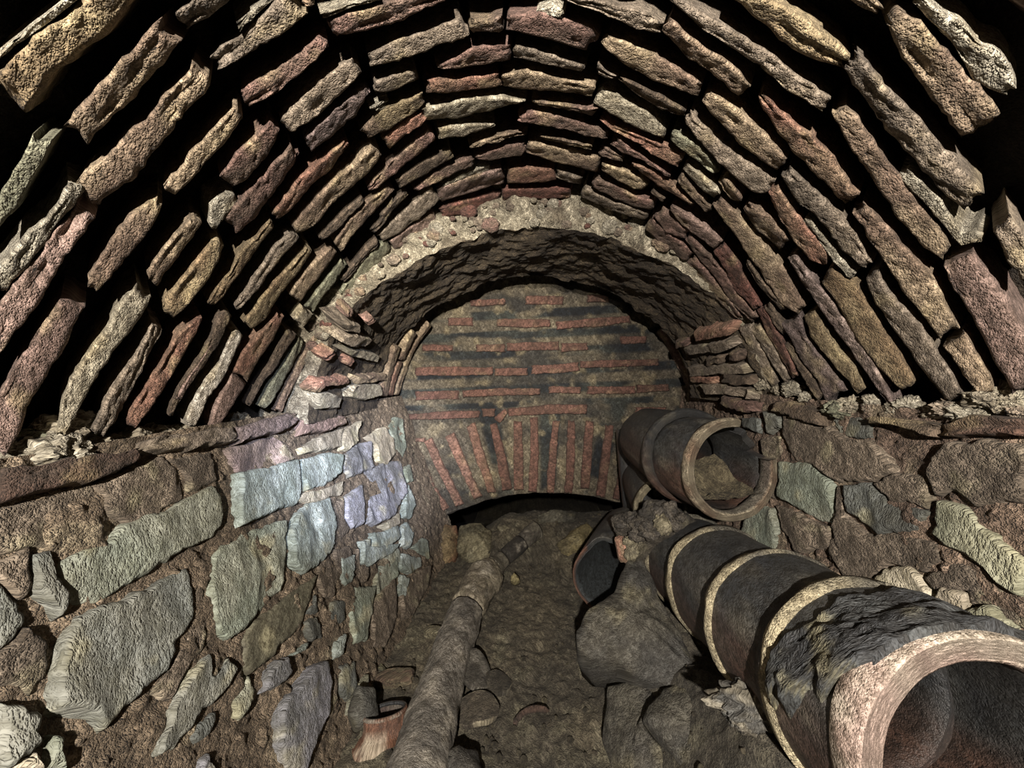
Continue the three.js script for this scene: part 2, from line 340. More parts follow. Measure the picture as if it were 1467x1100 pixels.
vault('y', .516, -.887, .523, -.847, .433, -.902, .45, -.843, .351, -.891, .376, -.835, .316, -.874, .335, -.835);
vault('n', .63, -1.327, .631, -1.291, .551, -1.352, .558, -1.298, .467, -1.357, .476, -1.303, .423, -1.361, .433, -1.307);
vault('c', .406, -1.374, .426, -1.294, .355, -1.362, .377, -1.285);
vault('n', .781, -1.451, .781, -1.376, .681, -1.503, .687, -1.381, .578, -1.518, .592, -1.417, .517, -1.492, .53, -1.426);
vault('d', .767, -1.359, .769, -1.33, .668, -1.387, .671, -1.348, .565, -1.403, .57, -1.373);
vault('d', .905, -1.215, .899, -1.186, .826, -1.283, .823, -1.246, .778, -1.29, .778, -1.264);
vault('g', 1.031, -1.324, 1.02, -1.237, .934, -1.377, .93, -1.273, .834, -1.39, .838, -1.301, .775, -1.371, .779, -1.321);
vault('d', .346, -1.027, .351, -.992, .254, -1.037, .267, -.997, .178, -1.008, .192, -.981, .11, -.975, .12, -.954, .059, -.957, .067, -.942);
vault('p', .289, -1.03, .295, -1.01, .214, -1.025, .224, -1.001, .157, -.994, .166, -.977, .1, -.97, .108, -.956);
vault('w', .295, -1.109, .304, -1.058, .201, -1.107, .215, -1.068, .128, -1.079, .15, -1.035, .069, -1.052, .087, -1.015, .018, -1.027, .032, -.997);
vault('o', .374, -1.234, .383, -1.197, .292, -1.244, .315, -1.174, .22, -1.221, .25, -1.137, .145, -1.202, .171, -1.128);
vault('p', .138, -1.201, .169, -1.126, .088, -1.176, .121, -1.106, .04, -1.14, .068, -1.085, .005, -1.103, .019, -1.075);
vault('d', .32, -1.344, .332, -1.293, .274, -1.337, .287, -1.287, .193, -1.307, .204, -1.277, .143, -1.276, .151, -1.254, .062, -1.237, .07, -1.219);
vault('n', .301, -1.413, .309, -1.376, .204, -1.415, .22, -1.362, .135, -1.384, .156, -1.328, .063, -1.34, .084, -1.294, .043, -1.308, .057, -1.283);
vault('t', .328, -1.484, .335, -1.452, .245, -1.484, .254, -1.443, .163, -1.465, .171, -1.431, .02, -1.402, .032, -1.371);
vault('d', .477, -1.493, .481, -1.449, .401, -1.501, .409, -1.457, .354, -1.49, .362, -1.458);
vault('r', 1.236, -.726, 1.229, -.753, 1.259, -.736, 1.256, -.759, 1.287, -.735, 1.287, -.763);
vault('r', 1.147, -.81, 1.147, -.815, 1.189, -.796, 1.191, -.828, 1.227, -.784, 1.226, -.834, 1.304, -.789, 1.305, -.835);
vault('g', 1.31, -.792, 1.302, -.826, 1.381, -.811, 1.378, -.84, 1.456, -.828, 1.455, -.843);
vault('r', 1.304, -.726, 1.298, -.759, 1.374, -.722, 1.367, -.776, 1.454, -.732, 1.446, -.787, 1.473, -.75, 1.452, -.788);
vault('m', 1.353, -.722, 1.356, -.733, 1.38, -.712, 1.38, -.728, 1.402, -.719, 1.399, -.73);
vault('o', 1.12, -.836, 1.113, -.868, 1.192, -.854, 1.187, -.899, 1.274, -.866, 1.274, -.904);
vault('t', 1.28, -.871, 1.28, -.91, 1.336, -.854, 1.332, -.914, 1.4, -.871, 1.397, -.915, 1.469, -.874, 1.469, -.913, 1.484, -.878, 1.484, -.909);
vault('c', 1.089, -.904, 1.08, -.95, 1.162, -.917, 1.157, -.981, 1.247, -.927, 1.247, -.981, 1.327, -.949, 1.327, -.959);
vault('r', 1.348, -.953, 1.348, -.963, 1.42, -.946, 1.42, -.971, 1.478, -.939, 1.48, -.969, 1.5, -.935, 1.501, -.969);
vault('r', 1.311, -1.007, 1.312, -1.023, 1.342, -.989, 1.339, -1.028, 1.428, -.996, 1.424, -1.047, 1.49, -.999, 1.488, -1.05, 1.545, -1.017, 1.545, -1.043);
vault('c', 1.103, -.991, 1.097, -1.029, 1.164, -1.002, 1.161, -1.054, 1.25, -1.032, 1.25, -1.039);
vault('t', 1.174, -1.1, 1.174, -1.108, 1.253, -1.076, 1.255, -1.109, 1.328, -1.074, 1.329, -1.086);
vault('d', 1.365, -1.086, 1.364, -1.099, 1.433, -1.083, 1.432, -1.11, 1.512, -1.083, 1.513, -1.103);
vault('r', 1.179, -1.155, 1.178, -1.17, 1.225, -1.141, 1.225, -1.202, 1.307, -1.127, 1.315, -1.191, 1.321, -1.128, 1.331, -1.158);
vault('t', 1.337, -1.119, 1.328, -1.175, 1.42, -1.128, 1.414, -1.21, 1.511, -1.136, 1.512, -1.211, 1.545, -1.133, 1.549, -1.208);
vault('r', 1.172, -1.198, 1.17, -1.16, 1.117, -1.203, 1.116, -1.157, 1.05, -1.215, 1.048, -1.168, .971, -1.215, .971, -1.199);
vault('p', 1.034, -1.255, 1.027, -1.348, 1.138, -1.255, 1.135, -1.369, 1.247, -1.257, 1.253, -1.36);
vault('m', 1.054, -1.255, 1.054, -1.282, 1.139, -1.234, 1.142, -1.277, 1.217, -1.229, 1.219, -1.254);
vault('o', 1.27, -1.271, 1.267, -1.356, 1.344, -1.255, 1.345, -1.358, 1.42, -1.247, 1.425, -1.328);
vault('g', 1.429, -1.253, 1.425, -1.307, 1.507, -1.264, 1.505, -1.31);
vault('b', 1.242, -1.4, 1.238, -1.479, 1.354, -1.393, 1.357, -1.483, 1.48, -1.355, 1.488, -1.427);
vault('b', 1.233, -1.52, 1.231, -1.425, 1.108, -1.521, 1.116, -1.404, 1.002, -1.447, 1.012, -1.383);
vault('p', .988, -1.511, .988, -1.384, .889, -1.512, .898, -1.396, .779, -1.471, .791, -1.393);
vault('d', 1.116, -1.128, 1.112, -1.091, 1.027, -1.153, 1.026, -1.094, .938, -1.156, .94, -1.113);
vault('d', .942, -1.214, .941, -1.19, .896, -1.238, .893, -1.198, .834, -1.266, .832, -1.228);
vault('g', 1.404, -.68, 1.402, -.693, 1.429, -.683, 1.427, -.698, 1.493, -.685, 1.492, -.711, 1.546, -.688, 1.543, -.717, 1.573, -.699, 1.571, -.715);
vault('t', 1.584, -.685, 1.575, -.708, 1.648, -.705, 1.642, -.739, 1.71, -.716, 1.706, -.755, 1.765, -.732, 1.763, -.769);
vault('g', 1.575, -.645, 1.573, -.654, 1.635, -.657, 1.632, -.678, 1.699, -.666, 1.699, -.692, 1.756, -.669, 1.757, -.696, 1.821, -.68, 1.824, -.707, 1.883, -.681, 1.89, -.708);
vault('y', 1.657, -.598, 1.655, -.62, 1.707, -.6, 1.707, -.633, 1.765, -.6, 1.769, -.646, 1.821, -.605, 1.83, -.644, 1.853, -.613, 1.859, -.631);
vault('t', 1.488, -.744, 1.48, -.773, 1.554, -.755, 1.548, -.807, 1.625, -.761, 1.624, -.817, 1.688, -.778, 1.69, -.815);
vault('g', 1.484, -.821, 1.481, -.843, 1.524, -.833, 1.524, -.842);
vault('d', 1.535, -.833, 1.532, -.844, 1.594, -.841, 1.591, -.868, 1.648, -.848, 1.648, -.884, 1.684, -.856, 1.686, -.876);
vault('c', 1.498, -.883, 1.493, -.924, 1.553, -.883, 1.545, -.949, 1.621, -.906, 1.615, -.967, 1.674, -.938, 1.672, -.962);
vault('t', 1.71, -.788, 1.706, -.821, 1.769, -.797, 1.766, -.852, 1.822, -.805, 1.825, -.865, 1.874, -.813, 1.878, -.87, 1.918, -.829, 1.921, -.869);
vault('g', 1.7, -.854, 1.693, -.883, 1.744, -.871, 1.738, -.911, 1.798, -.894, 1.797, -.936, 1.865, -.899, 1.871, -.962, 1.911, -.895, 1.929, -.965, 1.935, -.902, 1.949, -.94);
vault('o', 1.52, -.968, 1.517, -.978, 1.561, -.982, 1.559, -1.003, 1.622, -.983, 1.622, -1.016, 1.687, -.986, 1.688, -1.035, 1.74, -.991, 1.742, -1.035);
vault('n', 1.688, -.926, 1.687, -.954, 1.732, -.926, 1.731, -.968, 1.781, -.939, 1.778, -.982, 1.831, -.974, 1.831, -.989);
vault('r', 1.571, -1.023, 1.564, -1.063, 1.608, -1.044, 1.606, -1.074, 1.667, -1.057, 1.667, -1.075, 1.737, -1.078, 1.737, -1.085);
vault('r', 1.541, -1.084, 1.539, -1.124, 1.602, -1.09, 1.604, -1.117);
vault('o', 1.632, -1.101, 1.632, -1.109, 1.683, -1.093, 1.681, -1.133, 1.751, -1.104, 1.751, -1.159, 1.844, -1.141, 1.846, -1.161);
vault('t', 1.557, -1.151, 1.554, -1.188, 1.614, -1.152, 1.612, -1.213, 1.667, -1.148, 1.67, -1.217, 1.702, -1.172, 1.703, -1.202);
vault('r', 1.549, -1.243, 1.546, -1.296, 1.602, -1.245, 1.602, -1.316, 1.686, -1.251, 1.693, -1.323, 1.747, -1.229, 1.759, -1.296);
vault('g', 1.524, -1.316, 1.517, -1.396, 1.624, -1.343, 1.625, -1.416, 1.697, -1.329, 1.704, -1.4, 1.756, -1.32, 1.765, -1.368);
vault('d', 1.722, -1.179, 1.721, -1.194, 1.77, -1.191, 1.77, -1.214);
vault('r', 1.784, -1.25, 1.779, -1.318, 1.838, -1.258, 1.844, -1.367, 1.89, -1.278, 1.899, -1.332);
vault('p', 1.796, -1.202, 1.794, -1.225, 1.853, -1.197, 1.856, -1.269, 1.923, -1.199, 1.933, -1.278, 1.986, -1.211, 1.995, -1.266);
vault('r', 1.778, -1.331, 1.775, -1.42, 1.856, -1.355, 1.861, -1.46, 1.958, -1.37, 1.97, -1.464);
vault('r', 1.905, -1.292, 1.905, -1.336, 1.993, -1.31, 1.998, -1.384, 2.09, -1.329, 2.098, -1.403, 2.17, -1.357, 2.182, -1.433, 2.26, -1.343, 2.277, -1.395);
vault('r', 1.97, -1.382, 1.973, -1.454, 2.049, -1.399, 2.056, -1.482, 2.14, -1.417, 2.153, -1.5, 2.249, -1.425, 2.259, -1.464);
vault('c', 1.763, -1.009, 1.76, -1.036, 1.816, -1.015, 1.816, -1.066, 1.867, -1.033, 1.868, -1.073);
vault('d', 1.766, -1.05, 1.76, -1.077, 1.81, -1.078, 1.807, -1.114, 1.889, -1.108, 1.889, -1.137);
vault('t', 1.855, -.973, 1.85, -1.011, 1.898, -.991, 1.896, -1.037, 1.921, -1.004, 1.924, -1.036);
vault('t', 1.943, -1, 1.948, -1.042, 1.999, -.995, 2.009, -1.064, 2.075, -1.004, 2.088, -1.062);
vault('b', 1.996, -1.22, 1.996, -1.282, 2.069, -1.236, 2.072, -1.323, 2.142, -1.274, 2.151, -1.358, 2.226, -1.296, 2.234, -1.337);
vault('t', 1.883, -1.05, 1.883, -1.097, 1.965, -1.067, 1.968, -1.134, 2.052, -1.086, 2.059, -1.168, 2.15, -1.103, 2.164, -1.198, 2.226, -1.12, 2.248, -1.205, 2.267, -1.129, 2.282, -1.171);
vault('o', 1.952, -.906, 1.948, -.938, 2.008, -.925, 2.008, -.977, 2.076, -.936, 2.088, -1.005, 2.144, -.944, 2.157, -1.003, 2.17, -.972, 2.17, -.989);
vault('m', 2.049, -.918, 2.053, -.939, 2.11, -.922, 2.115, -.947, 2.164, -.925, 2.171, -.954, 2.219, -.924, 2.228, -.949);
vault('g', 1.935, -.846, 1.935, -.871, 2.001, -.853, 2.008, -.898, 2.069, -.85, 2.083, -.903, 2.135, -.852, 2.15, -.907, 2.204, -.869, 2.213, -.894);
vault('o', 1.793, -.738, 1.791, -.76, 1.849, -.746, 1.847, -.784, 1.906, -.752, 1.908, -.809, 1.973, -.766, 1.979, -.822, 2.056, -.783, 2.066, -.824);
vault('d', 2.073, -1.183, 2.073, -1.2, 2.143, -1.199, 2.149, -1.239, 2.186, -1.199, 2.195, -1.234, 2.259, -1.195, 2.267, -1.222);
vault('v', 2.119, -1.03, 2.123, -1.062, 2.179, -1.035, 2.191, -1.082, 2.247, -1.027, 2.264, -1.083, 2.31, -1.025, 2.327, -1.075, 2.369, -1.018, 2.387, -1.059, 2.421, -1.002, 2.441, -1.046, 2.483, -.984, 2.499, -1.016, 2.547, -.971, 2.555, -.985);
vault('t', 1.858, -.537, 1.856, -.561, 1.896, -.536, 1.898, -.576, 1.951, -.543, 1.952, -.588, 2.005, -.551, 2.011, -.601, 2.054, -.558, 2.065, -.609);
vault('m', 1.867, -.518, 1.868, -.531, 1.902, -.521, 1.904, -.536, 1.94, -.522, 1.946, -.543, 1.982, -.517, 1.993, -.552, 2.03, -.529, 2.036, -.543);
vault('t', 1.787, -.538, 1.788, -.556, 1.821, -.54, 1.824, -.557, 1.84, -.545, 1.841, -.555);
vault('g', 1.862, -.607, 1.859, -.631, 1.909, -.611, 1.909, -.651, 1.982, -.623, 1.986, -.668, 2.047, -.632, 2.059, -.678, 2.106, -.636, 2.123, -.679, 2.15, -.637, 2.168, -.67);
vault('t', 1.909, -.678, 1.908, -.703, 1.961, -.687, 1.96, -.725, 1.996, -.696, 1.998, -.737, 2.056, -.705, 2.062, -.752, 2.128, -.715, 2.14, -.766, 2.186, -.718, 2.206, -.766, 2.226, -.726, 2.238, -.75);
vault('p', 1.939, -.457, 1.945, -.472, 1.977, -.458, 1.985, -.473);
vault('m', 2.06, -.697, 2.066, -.714, 2.129, -.69, 2.137, -.715, 2.182, -.698, 2.189, -.716, 2.207, -.698, 2.226, -.715, 2.206, -.678, 2.23, -.686);
vault('g', 2.204, -.631, 2.214, -.658, 2.255, -.627, 2.273, -.667, 2.294, -.624, 2.319, -.664);
vault('p', 2.242, -.701, 2.256, -.752, 2.277, -.7, 2.303, -.763, 2.346, -.692, 2.378, -.757, 2.412, -.688, 2.444, -.752, 2.48, -.685, 2.512, -.74);
vault('t', 2.083, -.791, 2.089, -.825, 2.149, -.791, 2.161, -.841, 2.218, -.79, 2.237, -.842, 2.264, -.784, 2.289, -.847, 2.313, -.784, 2.336, -.84, 2.377, -.784, 2.399, -.83);
vault('t', 2.388, -.782, 2.414, -.826, 2.433, -.77, 2.46, -.812, 2.478, -.762, 2.497, -.798, 2.513, -.768, 2.521, -.789);
vault('y', 2.186, -.968, 2.207, -1.019, 2.244, -.937, 2.272, -1.02, 2.332, -.939, 2.36, -1.019, 2.417, -.928, 2.451, -.996, 2.495, -.91, 2.518, -.944);
vault('g', 2.226, -.869, 2.233, -.908, 2.284, -.877, 2.298, -.921, 2.348, -.855, 2.377, -.911, 2.43, -.84, 2.459, -.891, 2.483, -.824, 2.512, -.867, 2.516, -.819, 2.538, -.846);
vault('y', 2.29, -1.106, 2.301, -1.158, 2.341, -1.105, 2.361, -1.168, 2.398, -1.088, 2.424, -1.145, 2.448, -1.064, 2.475, -1.116, 2.512, -1.049, 2.527, -1.074);
vault('v', 2.29, -1.169, 2.306, -1.256, 2.357, -1.18, 2.376, -1.253, 2.405, -1.173, 2.433, -1.248, 2.463, -1.143, 2.495, -1.215, 2.521, -1.108, 2.561, -1.189);
vault('d', 2.23, -1.248, 2.238, -1.286, 2.301, -1.246, 2.31, -1.283, 2.334, -1.258, 2.338, -1.276);
vault('b', 2.234, -1.284, 2.24, -1.332, 2.318, -1.292, 2.331, -1.356, 2.401, -1.286, 2.417, -1.346, 2.483, -1.29, 2.493, -1.322);
vault('d', 2.367, -1.263, 2.374, -1.292, 2.434, -1.248, 2.446, -1.281, 2.494, -1.221, 2.508, -1.257, 2.542, -1.196, 2.555, -1.222);
vault('g', 2.285, -1.362, 2.3, -1.425, 2.365, -1.354, 2.381, -1.414, 2.44, -1.34, 2.457, -1.395, 2.497, -1.329, 2.51, -1.365);
vault('g', 2.279, -1.411, 2.29, -1.489, 2.371, -1.419, 2.387, -1.495, 2.448, -1.41, 2.468, -1.481, 2.508, -1.396, 2.524, -1.444);
vault('y', 2.402, -.593, 2.402, -.64, 2.488, -.597, 2.488, -.645, 2.575, -.599, 2.575, -.647);
vault('t', .118, -.502, .118, -.54, .229, -.502, .229, -.54, .34, -.507, .34, -.545);
vault('y', 1.213, -.495, 1.213, -.538, 1.356, -.502, 1.356, -.544, 1.498, -.501, 1.498, -.543);
vault('r', 2.33, -.503, 2.33, -.547, 2.453, -.501, 2.453, -.545, 2.575, -.503, 2.575, -.547);
vault('t', .011, -.407, .011, -.447, .121, -.396, .121, -.436, .231, -.403, .231, -.443);
vault('t', .243, -.406, .243, -.445, .347, -.406, .347, -.445, .45, -.403, .45, -.441);
vault('t', .762, -.401, .762, -.446, .879, -.4, .879, -.445, .997, -.401, .997, -.446);
vault('t', 1.009, -.403, 1.009, -.444, 1.136, -.404, 1.136, -.445, 1.263, -.4, 1.263, -.44);
vault('r', 1.275, -.404, 1.275, -.449, 1.381, -.406, 1.381, -.451, 1.488, -.406, 1.488, -.451);
vault('p', 1.5, -.401, 1.5, -.449, 1.637, -.402, 1.637, -.449, 1.775, -.406, 1.775, -.454);
vault('g', 1.787, -.398, 1.787, -.444, 1.922, -.397, 1.922, -.444, 2.057, -.404, 2.057, -.45);
vault('t', 2.069, -.404, 2.069, -.448, 2.185, -.395, 2.185, -.439, 2.301, -.393, 2.301, -.438);
vault('t', 2.313, -.409, 2.313, -.452, 2.444, -.398, 2.444, -.441, 2.575, -.4, 2.575, -.443);
vault('g', .119, -.3, .119, -.341, .246, -.307, .246, -.349, .374, -.302, .374, -.344);
vault('r', .386, -.302, .386, -.341, .489, -.313, .489, -.353, .592, -.304, .592, -.343);
vault('g', .604, -.299, .604, -.343, .708, -.302, .708, -.346, .811, -.299, .811, -.343);
vault('p', .823, -.31, .823, -.348, .949, -.305, .949, -.343, 1.074, -.306, 1.074, -.344);
vault('r', 1.086, -.301, 1.086, -.348, 1.208, -.307, 1.208, -.355, 1.329, -.3, 1.329, -.347);
vault('p', 1.341, -.301, 1.341, -.347, 1.441, -.306, 1.441, -.352, 1.541, -.297, 1.541, -.343);
vault('t', 1.553, -.303, 1.553, -.345, 1.686, -.304, 1.686, -.346, 1.819, -.305, 1.819, -.347);
vault('y', 1.831, -.308, 1.831, -.347, 1.968, -.312, 1.968, -.352, 2.105, -.307, 2.105, -.347);
vault('t', 2.117, -.304, 2.117, -.351, 2.258, -.299, 2.258, -.346, 2.4, -.305, 2.4, -.352);
vault('t', 2.412, -.306, 2.412, -.345, 2.493, -.307, 2.493, -.347, 2.575, -.303, 2.575, -.342);
vault('p', -.02, -.205, -.02, -.246, .09, -.207, .09, -.248, .2, -.206, .2, -.247);
vault('t', .212, -.2, .212, -.248, .34, -.203, .34, -.251, .469, -.206, .469, -.253);
vault('g', .481, -.199, .481, -.24, .603, -.211, .603, -.251, .726, -.208, .726, -.249);
vault('r', .738, -.211, .738, -.25, .857, -.21, .857, -.248, .975, -.203, .975, -.242);
vault('t', .987, -.208, .987, -.251, 1.102, -.209, 1.102, -.252, 1.217, -.203, 1.217, -.246);
vault('t', 1.229, -.202, 1.229, -.248, 1.332, -.203, 1.332, -.249, 1.434, -.206, 1.434, -.253);
vault('g', 1.446, -.213, 1.446, -.25, 1.581, -.208, 1.581, -.245, 1.716, -.216, 1.716, -.253);
vault('r', 1.728, -.2, 1.728, -.237, 1.838, -.207, 1.838, -.244, 1.949, -.212, 1.949, -.249);
vault('t', 1.961, -.202, 1.961, -.249, 2.063, -.206, 2.063, -.253, 2.165, -.205, 2.165, -.251);
vault('p', 2.177, -.214, 2.177, -.251, 2.303, -.213, 2.303, -.25, 2.429, -.209, 2.429, -.247);
vault('p', 2.441, -.208, 2.441, -.245, 2.508, -.209, 2.508, -.246, 2.575, -.212, 2.575, -.249);
vault('p', .123, -.112, .123, -.158, .261, -.119, .261, -.165, .399, -.108, .399, -.154);
vault('r', .411, -.11, .411, -.156, .536, -.095, .536, -.141, .66, -.102, .66, -.148);
vault('t', .672, -.107, .672, -.148, .821, -.108, .821, -.148, .97, -.115, .97, -.156);
vault('t', .982, -.112, .982, -.152, 1.108, -.116, 1.108, -.156, 1.234, -.11, 1.234, -.15);
vault('r', 1.246, -.106, 1.246, -.146, 1.384, -.11, 1.384, -.15, 1.523, -.101, 1.523, -.141);
vault('t', 1.535, -.107, 1.535, -.155, 1.672, -.111, 1.672, -.159, 1.809, -.107, 1.809, -.155);
vault('r', 1.821, -.116, 1.821, -.154, 1.936, -.115, 1.936, -.153, 2.051, -.106, 2.051, -.144);
vault('g', 2.063, -.112, 2.063, -.153, 2.209, -.109, 2.209, -.15, 2.355, -.106, 2.355, -.147);
vault('g', 2.367, -.11, 2.367, -.146, 2.471, -.113, 2.471, -.149, 2.575, -.113, 2.575, -.149);
vault('g', -.02, -.014, -.02, -.059, .09, -.012, .09, -.057, .2, -.01, .2, -.055);
vault('r', .212, -.01, .212, -.051, .341, -.011, .341, -.052, .47, -.009, .47, -.05);
vault('t', .482, -.007, .482, -.048, .631, -.012, .631, -.052, .779, -.008, .779, -.049);
vault('t', .791, -.015, .791, -.06, .939, -.008, .939, -.053, 1.087, -.009, 1.087, -.054);
vault('t', 1.099, -.008, 1.099, -.055, 1.205, -.021, 1.205, -.069, 1.311, -.011, 1.311, -.059);
vault('t', 1.323, -.016, 1.323, -.053, 1.464, -.018, 1.464, -.056, 1.605, -.009, 1.605, -.047);
vault('t', 1.617, -.011, 1.617, -.057, 1.739, -.013, 1.739, -.059, 1.861, -.012, 1.861, -.059);
vault('y', 1.873, -.008, 1.873, -.05, 1.979, -.019, 1.979, -.061, 2.084, -.005, 2.084, -.046);
vault('t', 2.096, -.014, 2.096, -.052, 2.23, -.02, 2.23, -.058, 2.364, -.006, 2.364, -.044);
vault('r', 2.376, -.015, 2.376, -.056, 2.475, -.008, 2.475, -.049, 2.575, -.015, 2.575, -.056);
vault('p', .106, .087, .106, .042, .207, .089, .207, .044, .307, .081, .307, .037);
vault('t', .319, .088, .319, .042, .443, .089, .443, .042, .566, .091, .566, .044);
vault('g', .578, .082, .578, .044, .68, .087, .68, .048, .781, .084, .781, .045);
vault('y', .793, .092, .793, .045, .915, .092, .915, .045, 1.036, .09, 1.036, .042);
vault('p', 1.048, .094, 1.048, .05, 1.168, .094, 1.168, .05, 1.287, .088, 1.287, .045);
vault('t', 1.299, .091, 1.299, .053, 1.433, .079, 1.433, .042, 1.567, .075, 1.567, .038);
vault('t', 1.579, .088, 1.579, .045, 1.715, .088, 1.715, .045, 1.852, .087, 1.852, .045);
vault('t', 1.864, .091, 1.864, .046, 1.971, .088, 1.971, .043, 2.079, .089, 2.079, .044);
vault('p', 2.091, .092, 2.091, .045, 2.235, .095, 2.235, .048, 2.379, .09, 2.379, .044);
vault('t', 2.391, .089, 2.391, .045, 2.483, .094, 2.483, .05, 2.575, .083, 2.575, .039);
vault('r', .016, .182, .016, .137, .126, .184, .126, .139, .235, .19, .235, .145);
vault('t', .247, .183, .247, .145, .352, .185, .352, .146, .456, .178, .456, .139);
vault('p', .468, .181, .468, .141, .586, .187, .586, .147, .704, .18, .704, .141);
vault('y', .716, .184, .716, .138, .83, .192, .83, .146, .944, .193, .944, .147);
vault('y', .956, .186, .956, .149, 1.084, .188, 1.084, .151, 1.213, .18, 1.213, .143);
vault('t', 1.225, .184, 1.225, .14, 1.332, .194, 1.332, .15, 1.44, .188, 1.44, .144);
vault('y', 1.452, .184, 1.452, .144, 1.559, .182, 1.559, .142, 1.666, .179, 1.666, .139);
vault('p', 1.678, .18, 1.678, .14, 1.813, .183, 1.813, .143, 1.948, .184, 1.948, .144);
vault('g', 1.96, .177, 1.96, .139, 2.081, .186, 2.081, .149, 2.203, .177, 2.203, .14);
vault('y', 2.215, .18, 2.215, .144, 2.354, .188, 2.354, .152, 2.493, .176, 2.493, .14);
vault('r', 2.505, .191, 2.505, .148, 2.54, .187, 2.54, .144, 2.575, .182, 2.575, .139);
vault('r', .098, .276, .098, .24, .22, .273, .22, .236, .341, .275, .341, .239);
vault('y', .353, .288, .353, .241, .474, .287, .474, .24, .595, .278, .595, .231);
vault('y', .607, .279, .607, .242, .727, .284, .727, .247, .846, .282, .846, .245);
vault('t', .858, .282, .858, .235, .966, .288, .966, .241, 1.074, .287, 1.074, .24);
vault('y', 1.086, .291, 1.086, .245, 1.233, .283, 1.233, .237, 1.379, .288, 1.379, .242);
vault('p', 1.391, .273, 1.391, .235, 1.509, .284, 1.509, .247, 1.628, .276, 1.628, .239);
vault('t', 1.64, .282, 1.64, .246, 1.75, .276, 1.75, .24, 1.86, .274, 1.86, .238);
vault('r', 1.872, .284, 1.872, .237, 1.974, .288, 1.974, .242, 2.077, .283, 2.077, .236);
vault('r', 2.089, .283, 2.089, .235, 2.194, .282, 2.194, .235, 2.299, .289, 2.299, .242);
vault('g', 2.311, .273, 2.311, .233, 2.423, .282, 2.423, .242, 2.535, .287, 2.535, .247);
chamber('t', .332, -2.18, .336, -2.084, .186, -2.24, .195, -2.136, .03, -2.221, .044, -2.126);
chamber('t', .446, -2.275, .447, -2.177, .249, -2.371, .26, -2.26);
chamber('o', .237, -2.349, .243, -2.26, .031, -2.315, .045, -2.23);
chamber('t', .526, -2.402, .53, -2.332, .354, -2.439, .359, -2.37, .19, -2.483, .198, -2.407, .026, -2.419, .038, -2.346);
chamber('r', 2.103, -2.414, 2.112, -2.515, 2.296, -2.423, 2.314, -2.543, 2.498, -2.335, 2.516, -2.412);
chamber('r', 2.108, -2.246, 2.115, -2.298, 2.192, -2.244, 2.201, -2.294);
chamber('g', 2.246, -2.313, 2.25, -2.372, 2.353, -2.323, 2.364, -2.388, 2.449, -2.286, 2.461, -2.343);
chamber('d', 2.088, -2.33, 2.092, -2.376, 2.211, -2.371, 2.217, -2.416);

// ---------------------------------------------------------------- the rubble walls
const mortarTone = { left: [lin('#8d7f6e'), lin('#716556')], right: [lin('#8c7a6b'), lin('#716156')] };
function wallSheet(at, tone, side) {
  const z0 = 2.3, z1 = END - 0.05, top = SPRING + 0.02, nz = 440, ny = 220;
  const zAt = (t) => t < 0.12 ? mix(z0, -0.3, t / 0.12) : mix(-0.3, z1, (t - 0.12) / 0.88);
  return sheet(nz, ny, (i, j) => {
    const z = zAt(i), y = mix(-0.06, top, j), h = fbm(z * 7, y * 7, side, 3) * 0.016 + fbm(z * 26, y * 26, side + 3, 3) * 0.012 + Math.max(0, fbm(z * 55, y * 55, side + 8, 2)) * 0.016 + Math.max(0, fbm(z * 120, y * 120, side + 9, 2)) * 0.006;
    return at(z, y, h - 0.003);
  }, (p) => {
    let c = blend(tone[0], tone[1], smooth(-0.3, 0.3, fbm(p[2] * 6, p[1] * 6, side, 3)));
    c = blend(c, lin('#a39a84'), smooth(0.2, 0.5, fbm(p[2] * 13, p[1] * 13, side + 20, 3)) * 0.5);
    return scaled(c, 1 + 0.5 * fbm(p[2] * 55, p[1] * 55, side, 2));
  }, (p) => [p[2] / TILE, p[1] / TILE]);
}
mesh('mortar', wallSheet(leftAt, mortarTone.left, 1), mortarMat, wallLeft);
mesh('mortar', wallSheet(rightAt, mortarTone.right, 51), mortarMat, wallRight);
const pick = (t) => t === 's' ? smoothMat : t === 'a' ? mortarMat : stoneMat;
const stoneLeft = (tone, proud, ...q) => mesh('stone', stone(leftAt, proud * 0.35 + ('lfc'.includes(tone) ? 0.011 : 0.004), q, tone, { strata: tone === 's' ? 0.05 : 1 }), pick(tone), wallLeft);
const stoneRight = (tone, proud, ...q) => mesh('stone', stone(rightAt, proud * 0.4 + 0.004, q, tone), pick(tone), wallRight);
const ledgeLeft = (tone, ...q) => mesh('brick', brick(leftAt, q, tone, { deep: 0.09, proud: 0.045, rough: 1.5 }), brickMat, wallLeft);
const ledgeRight = (tone, ...q) => mesh('brick', brick(rightAt, q, tone, { deep: 0.09, proud: 0.035, rough: 1.5 }), brickMat, wallRight);
stoneLeft('a', .015, -.613, .925, -.701, .931, -.749, .922, -.743, .856, -.733, .833, -.674, .836, -.653, .838, -.593, .853, -.578, .86, -.596, .927);
stoneLeft('a', .02, -.752, .921, -.824, .942, -.911, .948, -.947, .901, -.924, .837, -.863, .827, -.821, .829, -.787, .83, -.75, .868);
stoneLeft('a', .012, -.915, .938, -1.047, .93, -1.028, .852, -.94, .847, -.951, .896);
stoneLeft('e', .02, -.659, .808, -.694, .813, -.728, .803, -.759, .823, -.805, .829, -.862, .824, -.931, .835, -1.009, .845, -1.025, .804, -.997, .743, -.947, .725, -.86, .729, -.785, .718, -.721, .715, -.695, .713, -.661, .725, -.65, .739, -.655, .781);
stoneLeft('h', .025, -.627, .834, -.649, .832, -.648, .798, -.645, .745, -.639, .73, -.626, .721, -.614, .754, -.609, .784, -.62, .808);
